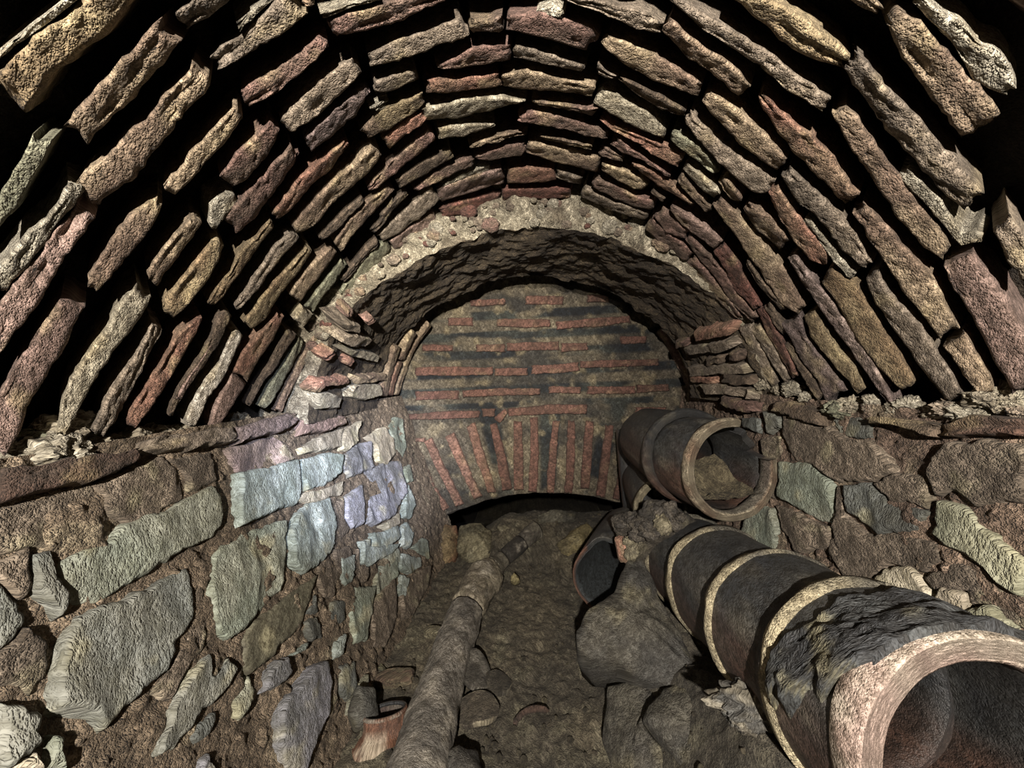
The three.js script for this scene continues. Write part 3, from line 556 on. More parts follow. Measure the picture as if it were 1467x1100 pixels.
stoneLeft('h', .03, -.627, .698, -.66, .707, -.697, .706, -.769, .69, -.818, .694, -.867, .692, -.863, .646, -.833, .583, -.784, .565, -.752, .534, -.712, .524, -.667, .526, -.629, .524, -.619, .556, -.58, .6, -.583, .62, -.598, .649, -.615, .673);
stoneLeft('h', .02, -.571, .822, -.58, .808, -.586, .778, -.585, .738, -.574, .722, -.556, .719, -.544, .723);
stoneLeft('h', .03, -.532, .658, -.537, .652, -.55, .635, -.559, .613, -.558, .577, -.553, .563, -.537, .561, -.521, .563, -.509, .575);
stoneLeft('e', .02, -.573, .572, -.58, .563, -.569, .509, -.549, .53);
stoneLeft('c', .02, -.535, .564, -.55, .565, -.545, .535, -.525, .556);
stoneLeft('h', .035, -.882, .463, -.886, .427, -.861, .411, -.818, .409, -.76, .408, -.73, .403, -.708, .403, -.68, .415, -.686, .432, -.717, .442, -.741, .479, -.785, .497, -.821, .503, -.845, .5, -.831, .461, -.841, .443);
stoneLeft('i', .015, -.816, .387, -.814, .376, -.777, .363, -.748, .372, -.747, .392, -.77, .393);
stoneLeft('e', .015, -.86, .373, -.914, .388, -.924, .352, -.908, .331, -.85, .328);
stoneLeft('l', .02, -.938, .333, -.965, .365, -1.043, .346, -1.031, .306, -.975, .306);
stoneLeft('l', .03, -1.027, .259, -1.099, .271, -1.17, .234, -1.162, .176, -1.115, .132, -1.057, .112, -.994, .106, -.957, .096, -.904, .153, -.913, .205, -.948, .269, -.983, .274);
stoneLeft('l', .02, -.736, .33, -.751, .343, -.773, .338, -.765, .299);
stoneLeft('s', .02, -1.272, .457, -1.136, .381, -1.011, .376, -.919, .389, -.908, .416, -.935, .47, -.983, .481, -1.089, .476);
stoneLeft('e', .03, -.939, .672, -.972, .691, -1.05, .696, -1.218, .668, -1.174, .577, -1.133, .526, -1.102, .498, -1.038, .498, -.976, .487, -.914, .487, -.881, .502, -.88, .562, -.894, .614);
stoneLeft('f', .015, -1.424, .439, -1.511, .416, -1.432, .34, -1.386, .347, -1.383, .392);
stoneLeft('i', .012, -1.296, .352, -1.381, .308, -1.324, .265, -1.274, .275, -1.247, .298);
stoneLeft('e', .02, -1.431, .322, -1.568, .251, -1.493, .188, -1.392, .141, -1.319, .181, -1.364, .269);
stoneLeft('a', .02, -1.539, .213, -1.719, .211, -1.638, .075, -1.49, .045, -1.414, .1, -1.481, .175);
stoneLeft('f', .025, -1.82, .269, -2.009, .161, -1.959, .134, -1.822, .164, -1.76, .22);
stoneLeft('a', .025, -1.804, .166, -2.059, .092, -1.961, .021, -1.743, .015, -1.662, .045, -1.722, .134);
stoneLeft('f', .012, -1.235, .252, -1.3, .234, -1.246, .194, -1.207, .212);
stoneLeft('i', .02, -1.221, .174, -1.297, .138, -1.254, .07, -1.195, .082, -1.186, .127);
stoneLeft('f', .02, -1.567, .417, -1.836, .309, -1.745, .304, -1.572, .332, -1.523, .37);
stoneLeft('i', .01, -1.165, .389, -1.237, .415, -1.213, .364);
stoneLeft('f', .01, -1.06, .337, -1.124, .325, -1.108, .312, -1.051, .335);
stoneLeft('f', .03, -1.214, .636, -1.28, .669, -1.351, .674, -1.474, .655, -1.46, .552, -1.402, .493, -1.331, .479, -1.202, .491, -1.175, .545);
stoneLeft('f', .03, -1.092, .854, -1.203, .843, -1.378, .831, -1.342, .73, -1.302, .691, -1.196, .705, -1.023, .716);
stoneLeft('v', .01, -1.088, .885, -1.098, .929, -1.321, .928, -1.349, .895, -1.374, .853, -1.372, .835, -1.253, .833, -1.101, .856);
stoneLeft('f', .03, -1.401, .825, -1.574, .816, -1.648, .787, -1.598, .724, -1.506, .702, -1.361, .718, -1.37, .79);
stoneLeft('c', .03, -1.417, .866, -1.62, .893, -1.728, .896, -1.67, .821, -1.577, .821, -1.421, .843);
stoneLeft('l', .035, -1.681, .786, -1.791, .811, -1.918, .801, -1.856, .677, -1.652, .691, -1.617, .738);
stoneLeft('c', .03, -1.894, .827, -2.098, .856, -2.143, .76, -2.127, .697, -1.978, .661, -1.915, .699, -1.96, .778);
stoneLeft('l', .03, -1.79, .68, -1.949, .683, -2.161, .649, -2.076, .486, -1.888, .43, -1.738, .446, -1.672, .479, -1.75, .57, -1.852, .557);
stoneLeft('l', .02, -1.578, .626, -1.722, .638, -1.635, .487, -1.55, .503, -1.542, .555);
stoneLeft('f', .02, -1.666, .436, -1.715, .415, -1.881, .382, -1.869, .329, -1.693, .333, -1.622, .36);
stoneLeft('e', .03, -2.347, .865, -2.284, .699, -2.206, .656, -2.151, .725, -2.16, .847, -2.263, .884);
stoneLeft('c', .03, -1.724, .89, -1.883, .908, -1.806, .815, -1.698, .796, -1.662, .81);
stoneLeft('e', .02, -1.648, .3, -1.796, .272, -1.739, .205, -1.595, .194, -1.571, .256);
stoneLeft('a', .015, -1.16, .217, -1.203, .172, -1.165, .113, -1.103, .108, -1.114, .163);
stoneLeft('i', .02, -1.204, .08, -1.329, .067, -1.289, .006, -1.207, .012, -1.173, .054);
stoneLeft('i', .01, -1.15, .373, -1.208, .357, -1.193, .292, -1.136, .317);
stoneLeft('f', .02, -1.765, .194, -1.812, .153, -1.732, .105, -1.699, .148);
stoneLeft('a', .015, -1.312, .482, -1.41, .446, -1.379, .394, -1.31, .356, -1.264, .389, -1.271, .452);
stoneLeft('a', .015, -1.502, .394, -1.548, .426, -1.519, .366, -1.569, .327, -1.518, .293, -1.445, .339);
stoneLeft('e', .02, -1.951, .24, -2.081, .235, -2.155, .184, -2.084, .115, -2.022, .163);
stoneLeft('c', .015, -1.3, .702, -1.351, .716, -1.508, .69, -1.596, .688, -1.564, .637, -1.495, .654, -1.407, .66, -1.354, .679);
stoneLeft('a', .015, -1.511, .625, -1.572, .634, -1.535, .551, -1.539, .502, -1.463, .488, -1.473, .546);
stoneLeft('c', .015, -1.745, .437, -1.867, .423, -1.935, .427, -1.91, .377, -1.798, .394);
stoneLeft('f', .02, -1.572, .439, -1.633, .425, -1.606, .362, -1.54, .376);
stoneLeft('a', .012, -.579, .839, -.628, .855, -.61, .788, -.6, .777, -.589, .782, -.583, .806, -.575, .825);
stoneLeft('a', .012, -.546, .717, -.572, .719, -.587, .734, -.609, .7, -.595, .652, -.567, .639, -.55, .664, -.535, .677);
stoneLeft('a', .012, -.859, .628, -.892, .648, -.88, .566, -.834, .516, -.772, .496, -.741, .476, -.713, .512, -.763, .531, -.826, .568);
stoneLeft('f', .02, -1.913, .361, -1.985, .362, -2.013, .29, -1.918, .248, -1.854, .292);
stoneLeft('e', .02, -1.685, .324, -1.826, .298, -1.829, .226, -1.709, .266);
stoneLeft('f', .02, -2.058, .476, -2.132, .517, -2.137, .401, -2.037, .358, -1.966, .392);
stoneLeft('e', .02, -2.163, .607, -2.242, .605, -2.209, .511, -2.138, .523);
stoneLeft('a', .02, -1.399, .489, -1.497, .455, -1.502, .383, -1.407, .354, -1.373, .41);
ledgeLeft('k', -.596, .982, -.591, .93, -.632, .985, -.626, .931, -.663, .982, -.656, .931, -.717, .978, -.71, .933, -.778, .973, -.775, .935, -.835, .975, -.835, .95);
ledgeLeft('g', -.858, .988, -.853, .959, -.93, .991, -.924, .952, -1.068, .991, -1.056, .942, -1.128, .984, -1.112, .938);
ledgeLeft('v', -1.13, .978, -1.125, .935, -1.255, .987, -1.25, .936, -1.34, .992, -1.341, .941, -1.425, .994, -1.431, .958);
ledgeLeft('p', -1.451, .962, -1.433, .91, -1.592, .958, -1.575, .901, -1.741, .942, -1.733, .913);
stoneRight('a', .03, -1.351, .943, -1.283, .95, -1.198, .921, -1.15, .932, -1.072, .907, -1.01, .918, -.937, .859, -.99, .817, -1.099, .786, -1.212, .811, -1.274, .805, -1.352, .88);
stoneRight('i', .02, -1.149, .953, -1.083, .968, -1.034, .967, -1.012, .921, -1.073, .91, -1.122, .914);
stoneRight('e', .015, -1.34, .786, -1.225, .817, -1.152, .796, -1.107, .78, -1.102, .722, -1.103, .674, -1.154, .658, -1.227, .67, -1.324, .675);
stoneRight('i', .015, -1.07, .787, -1.001, .814, -.95, .781, -.9, .791, -.853, .792, -.863, .755, -.89, .731, -.956, .703, -1.004, .712, -1.054, .719);
stoneRight('e', .015, -1.513, .398, -1.494, .533, -1.424, .622, -1.35, .622, -1.306, .557, -1.307, .494);
stoneRight('h', .02, -1.462, .947, -1.355, .928, -1.364, .898, -1.429, .873);
stoneRight('i', .02, -1.624, .901, -1.491, .917, -1.478, .86, -1.601, .864);
stoneRight('a', .03, -.86, .906, -.838, .943, -.768, .961, -.722, .959, -.701, .933, -.692, .862, -.772, .835, -.814, .85, -.844, .831, -.865, .877);
stoneRight('n', .025, -.843, .823, -.821, .827, -.778, .825, -.756, .8, -.719, .782, -.685, .768, -.677, .705, -.69, .704, -.71, .71, -.729, .724, -.766, .734, -.809, .739, -.836, .754);
stoneRight('c', .03, -.952, .592, -.917, .648, -.877, .668, -.847, .652, -.818, .635, -.811, .566, -.817, .547, -.857, .56, -.896, .583, -.939, .558);
stoneRight('c', .03, -.815, .631, -.798, .664, -.764, .669, -.756, .641, -.721, .582, -.715, .555, -.745, .529, -.783, .536, -.809, .57);
stoneRight('n', .025, -.756, .641, -.726, .668, -.696, .648, -.695, .619, -.7, .565, -.716, .578);
stoneRight('a', .012, -1.458, .848, -1.365, .868, -1.345, .775, -1.343, .659, -1.364, .652, -1.412, .718);
stoneRight('a', .012, -1.097, .779, -1.073, .774, -1.057, .711, -1.001, .688, -.986, .648, -1.058, .614, -1.096, .661, -1.091, .718);
stoneRight('a', .012, -.989, .814, -.936, .856, -.867, .864, -.853, .826, -.857, .794, -.9, .794, -.947, .785);
stoneRight('a', .015, -1.258, .659, -1.147, .652, -1.106, .661, -1.096, .605, -1.22, .539, -1.296, .58, -1.339, .641);
stoneRight('a', .012, -1.108, .624, -1.007, .683, -.927, .716, -.833, .737, -.81, .712, -.843, .666, -.877, .674, -.918, .654, -.953, .602, -.998, .534, -1.037, .554, -1.101, .587);
stoneRight('a', .012, -.795, .717, -.765, .726, -.73, .718, -.71, .706, -.687, .699, -.678, .656, -.695, .654, -.726, .673, -.757, .651, -.765, .674, -.799, .669, -.825, .64, -.844, .656);
ledgeRight('d', -1.382, .988, -1.39, .949, -1.269, .981, -1.276, .941, -1.167, .967, -1.173, .934);
ledgeRight('k', -.839, .977, -.832, .955, -.784, .998, -.78, .969, -.725, 1.003, -.725, .975, -.699, 1.003, -.7, .976);
ledgeRight('d', -1.017, .972, -1.016, .958, -.919, .979, -.919, .963, -.843, .978, -.844, .954);

// lumps of mortar along the springing
function springLump(parent, p, r) { const g = lump([r * (0.8 + rnd() * 0.8), r * 0.85, r], 'mcgn'[Math.floor(rnd() * 4)], { knob: 0.6, fine: 0.4, detail: 9 }); const m = mesh('mortar_lump', g, mortarMat, parent); m.position.set(...p); }
for (const p of [[-.995, .996, -.72], [-.995, .99, -.75], [-1.013, 1.033, -.76], [-1.026, .988, -.84], [-1.046, .97, -.84], [-1.041, .983, -.9], [-1.058, .977, -1], [-1.06, .986, -1.1], [-1.004, .995, -.7], [-1.05, .992, -1.3], [-1.023, 1.017, -.71], [-1.028, 1.04, -.8], [-1.032, .995, -.92], [-1.066, .986, -1.05], [-1.087, .988, -1.2], [-1.071, .99, -1.25], [-1.052, .965, -.9], [-1.033, .965, -.95]]) springLump(wallLeft, [p[0] + 0.03, p[1], p[2]], 0.03 + rnd() * 0.02);
for (const p of [[.881, 1.047, -1.5], [.877, 1.022, -1.42], [.888, 1.029, -1.36], [.883, 1.01, -1.28], [.886, .981, -1.2], [.88, .998, -1.1], [.878, 1.014, -1.04], [.884, .992, -1.04], [.892, 1.009, -.96], [.894, .999, -.9], [.899, 1.009, -.86], [.906, 1.041, -.8], [.904, 1.032, -.78], [.903, 1.013, -.76], [.877, .998, -.98], [.876, .98, -1.13], [.906, 1.003, -.83]]) springLump(wallRight, p, 0.014 + rnd() * 0.02);

// ---------------------------------------------------------------- the cross arch: front face, soffit, back face
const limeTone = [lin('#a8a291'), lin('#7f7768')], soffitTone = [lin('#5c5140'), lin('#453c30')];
{
  const ns = 200, S = archAt.length_;
  const rough = (s, z) => fbm(s * 8, z * 8, 61, 3) * 0.03 + fbm(s * 26, z * 26, 62, 3) * 0.014 + fbm(s * 80, z * 80, 63, 2) * 0.008;
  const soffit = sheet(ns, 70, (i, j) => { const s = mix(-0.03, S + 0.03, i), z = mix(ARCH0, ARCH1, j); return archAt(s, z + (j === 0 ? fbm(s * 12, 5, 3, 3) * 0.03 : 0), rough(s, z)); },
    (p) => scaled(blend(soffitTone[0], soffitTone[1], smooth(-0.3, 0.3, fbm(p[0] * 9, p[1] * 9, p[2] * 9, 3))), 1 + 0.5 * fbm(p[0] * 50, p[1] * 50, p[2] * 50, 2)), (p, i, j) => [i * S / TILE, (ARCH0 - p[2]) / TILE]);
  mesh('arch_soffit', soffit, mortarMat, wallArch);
  const face = (z, sign, name) => {
    const g = sheet(ns, 22, (i, j) => {
      const s = mix(-0.03, S + 0.03, i), a = archAt(s, z + fbm(s * 12, 5, 3, 3) * 0.03 * (sign > 0), rough(s, z)), c = vaultAt(mix(-0.02, vaultAt.length_ + 0.02, i), z, -0.14), t = j / 1;
      const w = smooth(0, 0.1, t) * (1 - smooth(0.9, 1, t));
      return [mix(a[0], c[0], t), mix(a[1], c[1], t), mix(a[2], c[2], t) + sign * w * (0.012 + fbm(a[0] * 18, a[1] * 18 + t * 3, 71, 3) * 0.05 + fbm(a[0] * 60, a[1] * 60 + t * 9, 72, 2) * 0.02)];
    }, (p) => scaled(blend(limeTone[0], limeTone[1], smooth(-0.1, 0.4, fbm(p[0] * 16, p[1] * 16, 9, 3))), 1 + 0.5 * fbm(p[0] * 60, p[1] * 60, 7, 2)), (p) => [p[0] / TILE, p[1] / TILE]);
    mesh(name, g, mortarMat, wallArch);
  };
  face(ARCH0, 1, 'arch_face');
  mesh('arch_back', sheet(60, 3, (i, j) => { const a = archAt(mix(-0.03, S + 0.03, i), ARCH1, 0), c = vaultAt(mix(-0.02, vaultAt.length_ + 0.02, i), ARCH1, -0.2); return [mix(a[0], c[0], j), mix(a[1], c[1], j), ARCH1]; }, bedColour, (p) => [p[0] / TILE, p[1] / TILE]), mortarMat, wallArch);
  // pebbles and brick bits bedded in the lime of the front face
  for (let k = 0; k < 110; k++) {
    const s = mix(0.25, S - 0.2, rnd()), up = 0.02 + rnd() * 0.09, p = archAt(s, ARCH0 + 0.012, -up), r = 0.008 + rnd() * rnd() * 0.022;
    const m = mesh('pebble', lump([r * 1.2, r, r * 0.8], 'ctgrmcab'[Math.floor(rnd() * 8)], { knob: 0.4, fine: 0.15, detail: 5 }), mortarMat, wallArch);
    m.position.set(...p);
  }
}
const jamb = (tone, ...q) => mesh('brick', brick(archAt, q, tone, { deep: 0.06, proud: 0.045, rough: 1.4 }), brickMat, wallArch);
const stoneArch = (tone, proud, ...q) => mesh('stone', stone(archAt, proud + 0.02, q, tone), mortarMat, wallArch);
jamb('o', .118, -1.411, .095, -1.46, .158, -1.46, .127, -1.497, .159, -1.577, .123, -1.602, .168, -1.676, .139, -1.706);
jamb('t', .166, -1.762, .13, -1.787, .17, -1.928, .131, -1.962, .18, -2.111, .142, -2.151);
jamb('o', .255, -1.411, .236, -1.45, .29, -1.455, .271, -1.499);
jamb('r', .44, -1.389, .443, -1.425, .478, -1.353, .482, -1.387);
jamb('r', .448, -1.554, .437, -1.593, .476, -1.572, .468, -1.604);
jamb('o', .234, -1.602, .217, -1.645, .266, -1.638, .25, -1.685);
jamb('o', 2.073, -1.761, 2.124, -1.804, 2.073, -1.597, 2.124, -1.64, 2.088, -1.462, 2.121, -1.489);
jamb('r', 2.099, -2.02, 2.14, -2.062, 2.104, -1.887, 2.136, -1.918);
jamb('d', 2.211, -1.787, 2.256, -1.803, 2.206, -1.661, 2.243, -1.675);
jamb('r', 2.196, -1.568, 2.235, -1.606, 2.209, -1.506, 2.238, -1.532);
jamb('o', 2.308, -2.022, 2.346, -2.05, 2.319, -1.79, 2.348, -1.807);
jamb('d', 2.293, -1.68, 2.334, -1.717, 2.305, -1.586, 2.348, -1.611, 2.308, -1.493, 2.341, -1.505);
jamb('r', 2.4, -1.728, 2.442, -1.756, 2.41, -1.607, 2.458, -1.63, 2.418, -1.498, 2.454, -1.51);
stoneArch('c', .02, .117, -1.759, .125, -1.864, .114, -2.074, .048, -2.111, .028, -1.916, .059, -1.757);
stoneArch('c', .015, .101, -1.458, .097, -1.55, .057, -1.699, .013, -1.665, .025, -1.486);
stoneArch('g', .03, .337, -1.437, .371, -1.47, .385, -1.567, .372, -1.717, .325, -1.711, .317, -1.565);
stoneArch('g', .03, .411, -1.355, .431, -1.429, .427, -1.52, .393, -1.547, .382, -1.442);
stoneArch('c', .02, .296, -1.494, .304, -1.715, .284, -1.927, .248, -1.94, .266, -1.634);
stoneArch('g', .02, 2.144, -1.971, 2.146, -1.711, 2.142, -1.521, 2.175, -1.509, 2.198, -1.637, 2.189, -1.837, 2.184, -2.007);
stoneArch('g', .02, 2.254, -2.013, 2.253, -1.681, 2.258, -1.528, 2.296, -1.507, 2.3, -1.692, 2.31, -2.028);
stoneArch('g', .02, 2.352, -1.93, 2.346, -1.73, 2.362, -1.517, 2.406, -1.523, 2.394, -1.672, 2.405, -1.877);

// ---------------------------------------------------------------- the end wall over its low relieving arch
const archLine = [[-1.1, 0.02], [-.867, .099], [-.723, .162], [-.535, .227], [-.301, .301], [-.117, .333], [.019, .339], [.2, .335], [.378, .308], [.568, .253], [0.66, 0.12], [1.1, 0.02]];
const lowArch = (x) => { let k = 0; while (k < archLine.length - 2 && archLine[k + 1][0] < x) k++; return mix(archLine[k][1], archLine[k + 1][1], clamp((x - archLine[k][0]) / (archLine[k + 1][0] - archLine[k][0]), 0, 1)); };
{
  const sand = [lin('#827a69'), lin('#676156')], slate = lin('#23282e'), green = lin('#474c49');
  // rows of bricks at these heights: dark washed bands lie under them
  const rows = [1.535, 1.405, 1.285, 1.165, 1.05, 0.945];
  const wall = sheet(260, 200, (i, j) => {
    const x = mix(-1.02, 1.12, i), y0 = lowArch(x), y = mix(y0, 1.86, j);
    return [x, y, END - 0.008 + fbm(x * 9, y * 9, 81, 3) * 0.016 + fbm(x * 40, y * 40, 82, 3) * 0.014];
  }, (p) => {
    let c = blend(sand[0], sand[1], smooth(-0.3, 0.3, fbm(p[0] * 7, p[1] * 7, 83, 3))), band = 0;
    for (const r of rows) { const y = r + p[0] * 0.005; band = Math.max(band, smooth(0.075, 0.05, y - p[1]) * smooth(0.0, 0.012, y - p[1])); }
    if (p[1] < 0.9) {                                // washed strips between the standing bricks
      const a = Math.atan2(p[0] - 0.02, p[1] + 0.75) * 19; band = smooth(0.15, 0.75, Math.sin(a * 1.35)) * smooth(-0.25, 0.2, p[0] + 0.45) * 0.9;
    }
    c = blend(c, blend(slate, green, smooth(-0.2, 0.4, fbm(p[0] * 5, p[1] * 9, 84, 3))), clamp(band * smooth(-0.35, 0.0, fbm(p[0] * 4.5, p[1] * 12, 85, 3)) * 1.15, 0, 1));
    c = blend(c, slate, smooth(0.0, 0.35, fbm(p[0] * 3.5 + 4, p[1] * 7, 89, 4) + 0.12 * p[0]) * 0.7);
    c = blend(c, lin('#a0957a'), smooth(0.18, 0.5, fbm(p[0] * 15, p[1] * 15, 86, 3)) * 0.6);
    return scaled(c, 1 + 0.5 * fbm(p[0] * 55, p[1] * 55, 87, 2));
  }, (p) => [p[0] / TILE, p[1] / TILE]);
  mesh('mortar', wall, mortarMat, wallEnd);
  mesh('arch_soffit', sheet(90, 14, (i, j) => { const x = mix(-0.95, 0.9, i); return [x, lowArch(x) + fbm(x * 20, j * 5, 88, 3) * 0.012, END - 0.005 - j * 0.4]; }, bedColour, (p) => [p[0] / TILE, p[2] / TILE]), mortarMat, wallEnd);
  // the passage beyond the low arch
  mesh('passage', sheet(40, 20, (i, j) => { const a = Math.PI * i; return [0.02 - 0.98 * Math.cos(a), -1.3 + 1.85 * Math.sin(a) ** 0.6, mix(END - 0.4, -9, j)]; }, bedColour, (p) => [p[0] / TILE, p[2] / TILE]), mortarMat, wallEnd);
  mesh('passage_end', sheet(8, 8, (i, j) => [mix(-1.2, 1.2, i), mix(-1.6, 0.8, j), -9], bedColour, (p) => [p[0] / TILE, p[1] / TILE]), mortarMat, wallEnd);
  // the wall that closes the gallery behind the camera
  const wallBack = structure('wall_back');
  mesh('mortar', sheet(20, 20, (i, j) => [mix(-1.15, 1.15, i), mix(-0.1, 2.1, j), 2.3], bedColour, (p) => [p[0] / TILE, p[1] / TILE]), mortarMat, wallBack);
}
const lunette = (tone, ...q) => mesh('brick', brick(endAt, q, 'rb'.includes(tone) ? 'u' : 'op'.includes(tone) ? 'q' : tone, { deep: 0.05, proud: 0.018, rough: 0.8, dusty: 0.12 }), brickMat, wallEnd);
lunette('r', -.366, 1.603, -.366, 1.564, -.143, 1.6, -.143, 1.562);
lunette('r', -.011, 1.612, -.014, 1.561, .11, 1.607, .107, 1.552, .231, 1.598, .229, 1.547);
lunette('r', .382, 1.601, .38, 1.556, .516, 1.59, .514, 1.548);
lunette('r', -.518, 1.494, -.519, 1.442, -.355, 1.49, -.356, 1.437);
lunette('r', -.201, 1.476, -.203, 1.425, -.032, 1.47, -.035, 1.413, .143, 1.455, .14, 1.41);
lunette('r', .178, 1.438, .18, 1.393, .404, 1.452, .407, 1.395, .644, 1.458, .647, 1.413);
lunette('r', -.693, 1.33, -.695, 1.287, -.494, 1.322, -.496, 1.279);
lunette('r', -.342, 1.317, -.343, 1.268, -.154, 1.312, -.155, 1.263);
lunette('r', -.146, 1.318, -.147, 1.266, .022, 1.316, .022, 1.261, .194, 1.313, .194, 1.258);
lunette('r', .204, 1.3, .205, 1.246, .373, 1.299, .374, 1.251);
lunette('r', .582, 1.328, .582, 1.28, .743, 1.324, .743, 1.279);
lunette('r', -.743, 1.185, -.745, 1.129, -.492, 1.178, -.494, 1.12, -.241, 1.167, -.243, 1.115);
lunette('r', -.226, 1.159, -.227, 1.106, -.017, 1.152, -.018, 1.103);
lunette('r', .01, 1.166, .01, 1.111, .168, 1.168, .17, 1.11, .312, 1.176, .315, 1.118);
lunette('r', .322, 1.183, .322, 1.137, .578, 1.182, .577, 1.136, .813, 1.175, .813, 1.133);
lunette('r', -.75, 1.028, -.752, .969, -.468, 1.023, -.469, .967);
lunette('r', -.442, 1.02, -.442, .98, -.188, 1.029, -.189, .98, .061, 1.016, .06, .976);
lunette('r', .116, 1.027, .115, .984, .321, 1.018, .32, .979);
lunette('r', .362, 1.018, .361, .97, .666, 1.009, .665, .96);
lunette('r', .674, 1.016, .675, .964, .873, 1.016, .875, .971);
lunette('b', -.845, .875, -.844, .847, -.599, .892, -.6, .842, -.336, .888, -.337, .841);
lunette('r', -.317, .902, -.319, .847, -.236, .898, -.238, .846);
lunette('r', -.245, .835, -.209, .8, -.175, .895, -.15, .871);
lunette('r', -.151, .894, -.15, .847, .099, .911, .099, .85, .354, .903, .352, .847);
lunette('r', .662, .874, .661, .834, .852, .869, .852, .832);
lunette('o', -.819, .721, -.82, .702, -.701, .723, -.701, .695);
lunette('o', -.654, .721, -.71, .699, -.588, .547, -.64, .524, -.467, .284, -.516, .261);
lunette('o', -.738, .634, -.783, .618, -.658, .422, -.707, .4, -.568, .257, -.616, .23);
lunette('o', -.511, .748, -.567, .726, -.445, .574, -.498, .552, -.347, .328, -.396, .307);
lunette('o', -.37, .807, -.427, .792, -.315, .599, -.375, .582, -.251, .359, -.302, .343);
lunette('r', -.228, .807, -.274, .798, -.173, .577, -.238, .565, -.143, .368, -.207, .357);
lunette('r', -.065, .809, -.117, .81, -.064, .583, -.129, .584, -.071, .361, -.133, .361);
lunette('r', .037, .828, -.012, .828, .038, .595, -.02, .597, .017, .349, -.042, .353);
lunette('r', .178, .799, .136, .805, .151, .59, .103, .595, .129, .338, .077, .343);
lunette('r', .278, .797, .229, .8, .268, .572, .214, .576, .242, .335, .193, .34);
lunette('r', .396, .792, .344, .797, .378, .568, .317, .574, .353, .36, .298, .366);
lunette('r', .52, .759, .469, .767, .487, .533, .433, .541, .45, .305, .396, .314);
lunette('r', .649, .747, .611, .756, .602, .529, .561, .539, .54, .279, .502, .289);
lunette('p', -.85, .394, -.885, .343, -.749, .329, -.785, .276, -.658, .264, -.691, .217);
lunette('p', -.859, .325, -.897, .286, -.783, .252, -.821, .212);
lunette('p', -.853, .575, -.848, .541, -.772, .582, -.769, .56);
lunette('p', -.866, .499, -.858, .459, -.785, .51, -.779, .482);

// ---------------------------------------------------------------- floor
{
  const soil = [lin('#686253'), lin('#524e44')], grit = lin('#827f6c'), soot = lin('#45433d');
  const z0 = 2.3, z1 = -9, zAt = (t) => t < 0.1 ? mix(z0, -0.5, t / 0.1) : t < 0.9 ? mix(-0.5, -2.75, (t - 0.1) / 0.8) : mix(-2.75, z1, (t - 0.9) / 0.1);
  const g = sheet(400, 200, (i, j) => {
    const z = zAt(i), x = mix(-1.0, 1.1, j), bank = smooth(0.17, 0.3, x) * (1 - smooth(1.5, 1.9, -z));
    return [x, floorY(x, z) + fbm(x * 6, z * 6, 91, 3) * (0.025 + bank * 0.05) + fbm(x * 24, z * 24, 92, 3) * 0.014 + Math.max(0, fbm(x * 60, z * 60, 93, 2)) * 0.012, z];
  }, (p) => {
    let c = blend(soil[0], soil[1], smooth(-0.3, 0.3, fbm(p[0] * 5, p[2] * 5, 94, 3)));
    c = blend(c, soot, smooth(0.1, 0.3, p[0]) * 0.7);
    c = blend(c, grit, smooth(0.15, 0.5, fbm(p[0] * 12, p[2] * 12, 95, 3)) * 0.5);
    return scaled(c, 1 + 0.6 * fbm(p[0] * 50, p[2] * 50, 96, 2));
  }, (p) => [(p[0] + p[1] * 0.7) / TILE, (p[2] + p[1] * 0.7) / TILE]);
  mesh('soil', g, soilMat, floor);
}

// ================================================================ pipes
const V3 = (a) => new THREE.Vector3(...a);
// a turned hollow body along an axis: profile of [t along the axis, outer radius, inner radius]; ragged(angle) trims its mouth
function tube(a, b, prof, o = {}) {
  const { nseg = 72, colour, wobble = 0.002, from = 0, to = Math.PI * 2, mouth, tail, sd = rnd() * 50, inner } = o;
  const A = V3(a), B = V3(b), dir = B.clone().sub(A), len = dir.length(); dir.normalize();
  const up = new THREE.Vector3(0, 1, 0), side = new THREE.Vector3().crossVectors(dir, up).normalize(), top = new THREE.Vector3().crossVectors(side, dir).normalize();
  // closed loop of the wall's section: out along the outside, back along the inside
  const loop = [...prof.map((p) => [p[0], p[1], 0]), ...prof.slice().reverse().map((p) => [p[0], p[2], 1])];
  loop.push(loop[0]);
  const pos = [], uv = [], col = [], idx = [], m = loop.length, full = to - from > 6.28;
  for (let i = 0; i <= nseg; i++) {
    const th = mix(from, to, i / nseg);
    for (let j = 0; j < m; j++) {
      let [t, r, inn] = loop[j];
      if (mouth) t = Math.max(t, mouth(th)); if (tail) t = Math.min(t, tail(th));
      const q = r + wobble * fbm(Math.cos(th) * 2 + sd, Math.sin(th) * 2, t * 5, 3) * 2;
      const p = A.clone().addScaledVector(dir, t * len).addScaledVector(side, Math.cos(th) * q).addScaledVector(top, Math.sin(th) * q);
      pos.push(p.x, p.y, p.z); uv.push(th * 0.17 / TILE, (t * len + (inn ? -1 : 1) * r) / TILE);
      col.push(...colour(th, t, inn, p, j));
    }
  }
  for (let i = 0; i < nseg; i++) for (let j = 0; j < m - 1; j++) { const q = i * m + j; idx.push(q, q + m, q + 1, q + 1, q + m, q + m + 1); }
  if (!full) for (const i of [0, nseg]) { const h = prof.length; for (let j = 0; j < h - 1; j++) { const p0 = i * m + j, p1 = i * m + j + 1, q0 = i * m + (2 * h - 1 - j), q1 = i * m + (2 * h - 2 - j); idx.push(p0, p1, q0, p1, q1, q0); } }
  return geometry(pos, uv, col, idx);
}
const SOOT_SHADE = lin('#33363a'), SOOT_SHADE2 = lin('#4c4d4c'), CLAY = lin('#664534'), CLAY2 = lin('#4a362c'), ASH = lin('#807c70'), CREAM = lin('#bdb498'), CREAM2 = lin('#97907a');
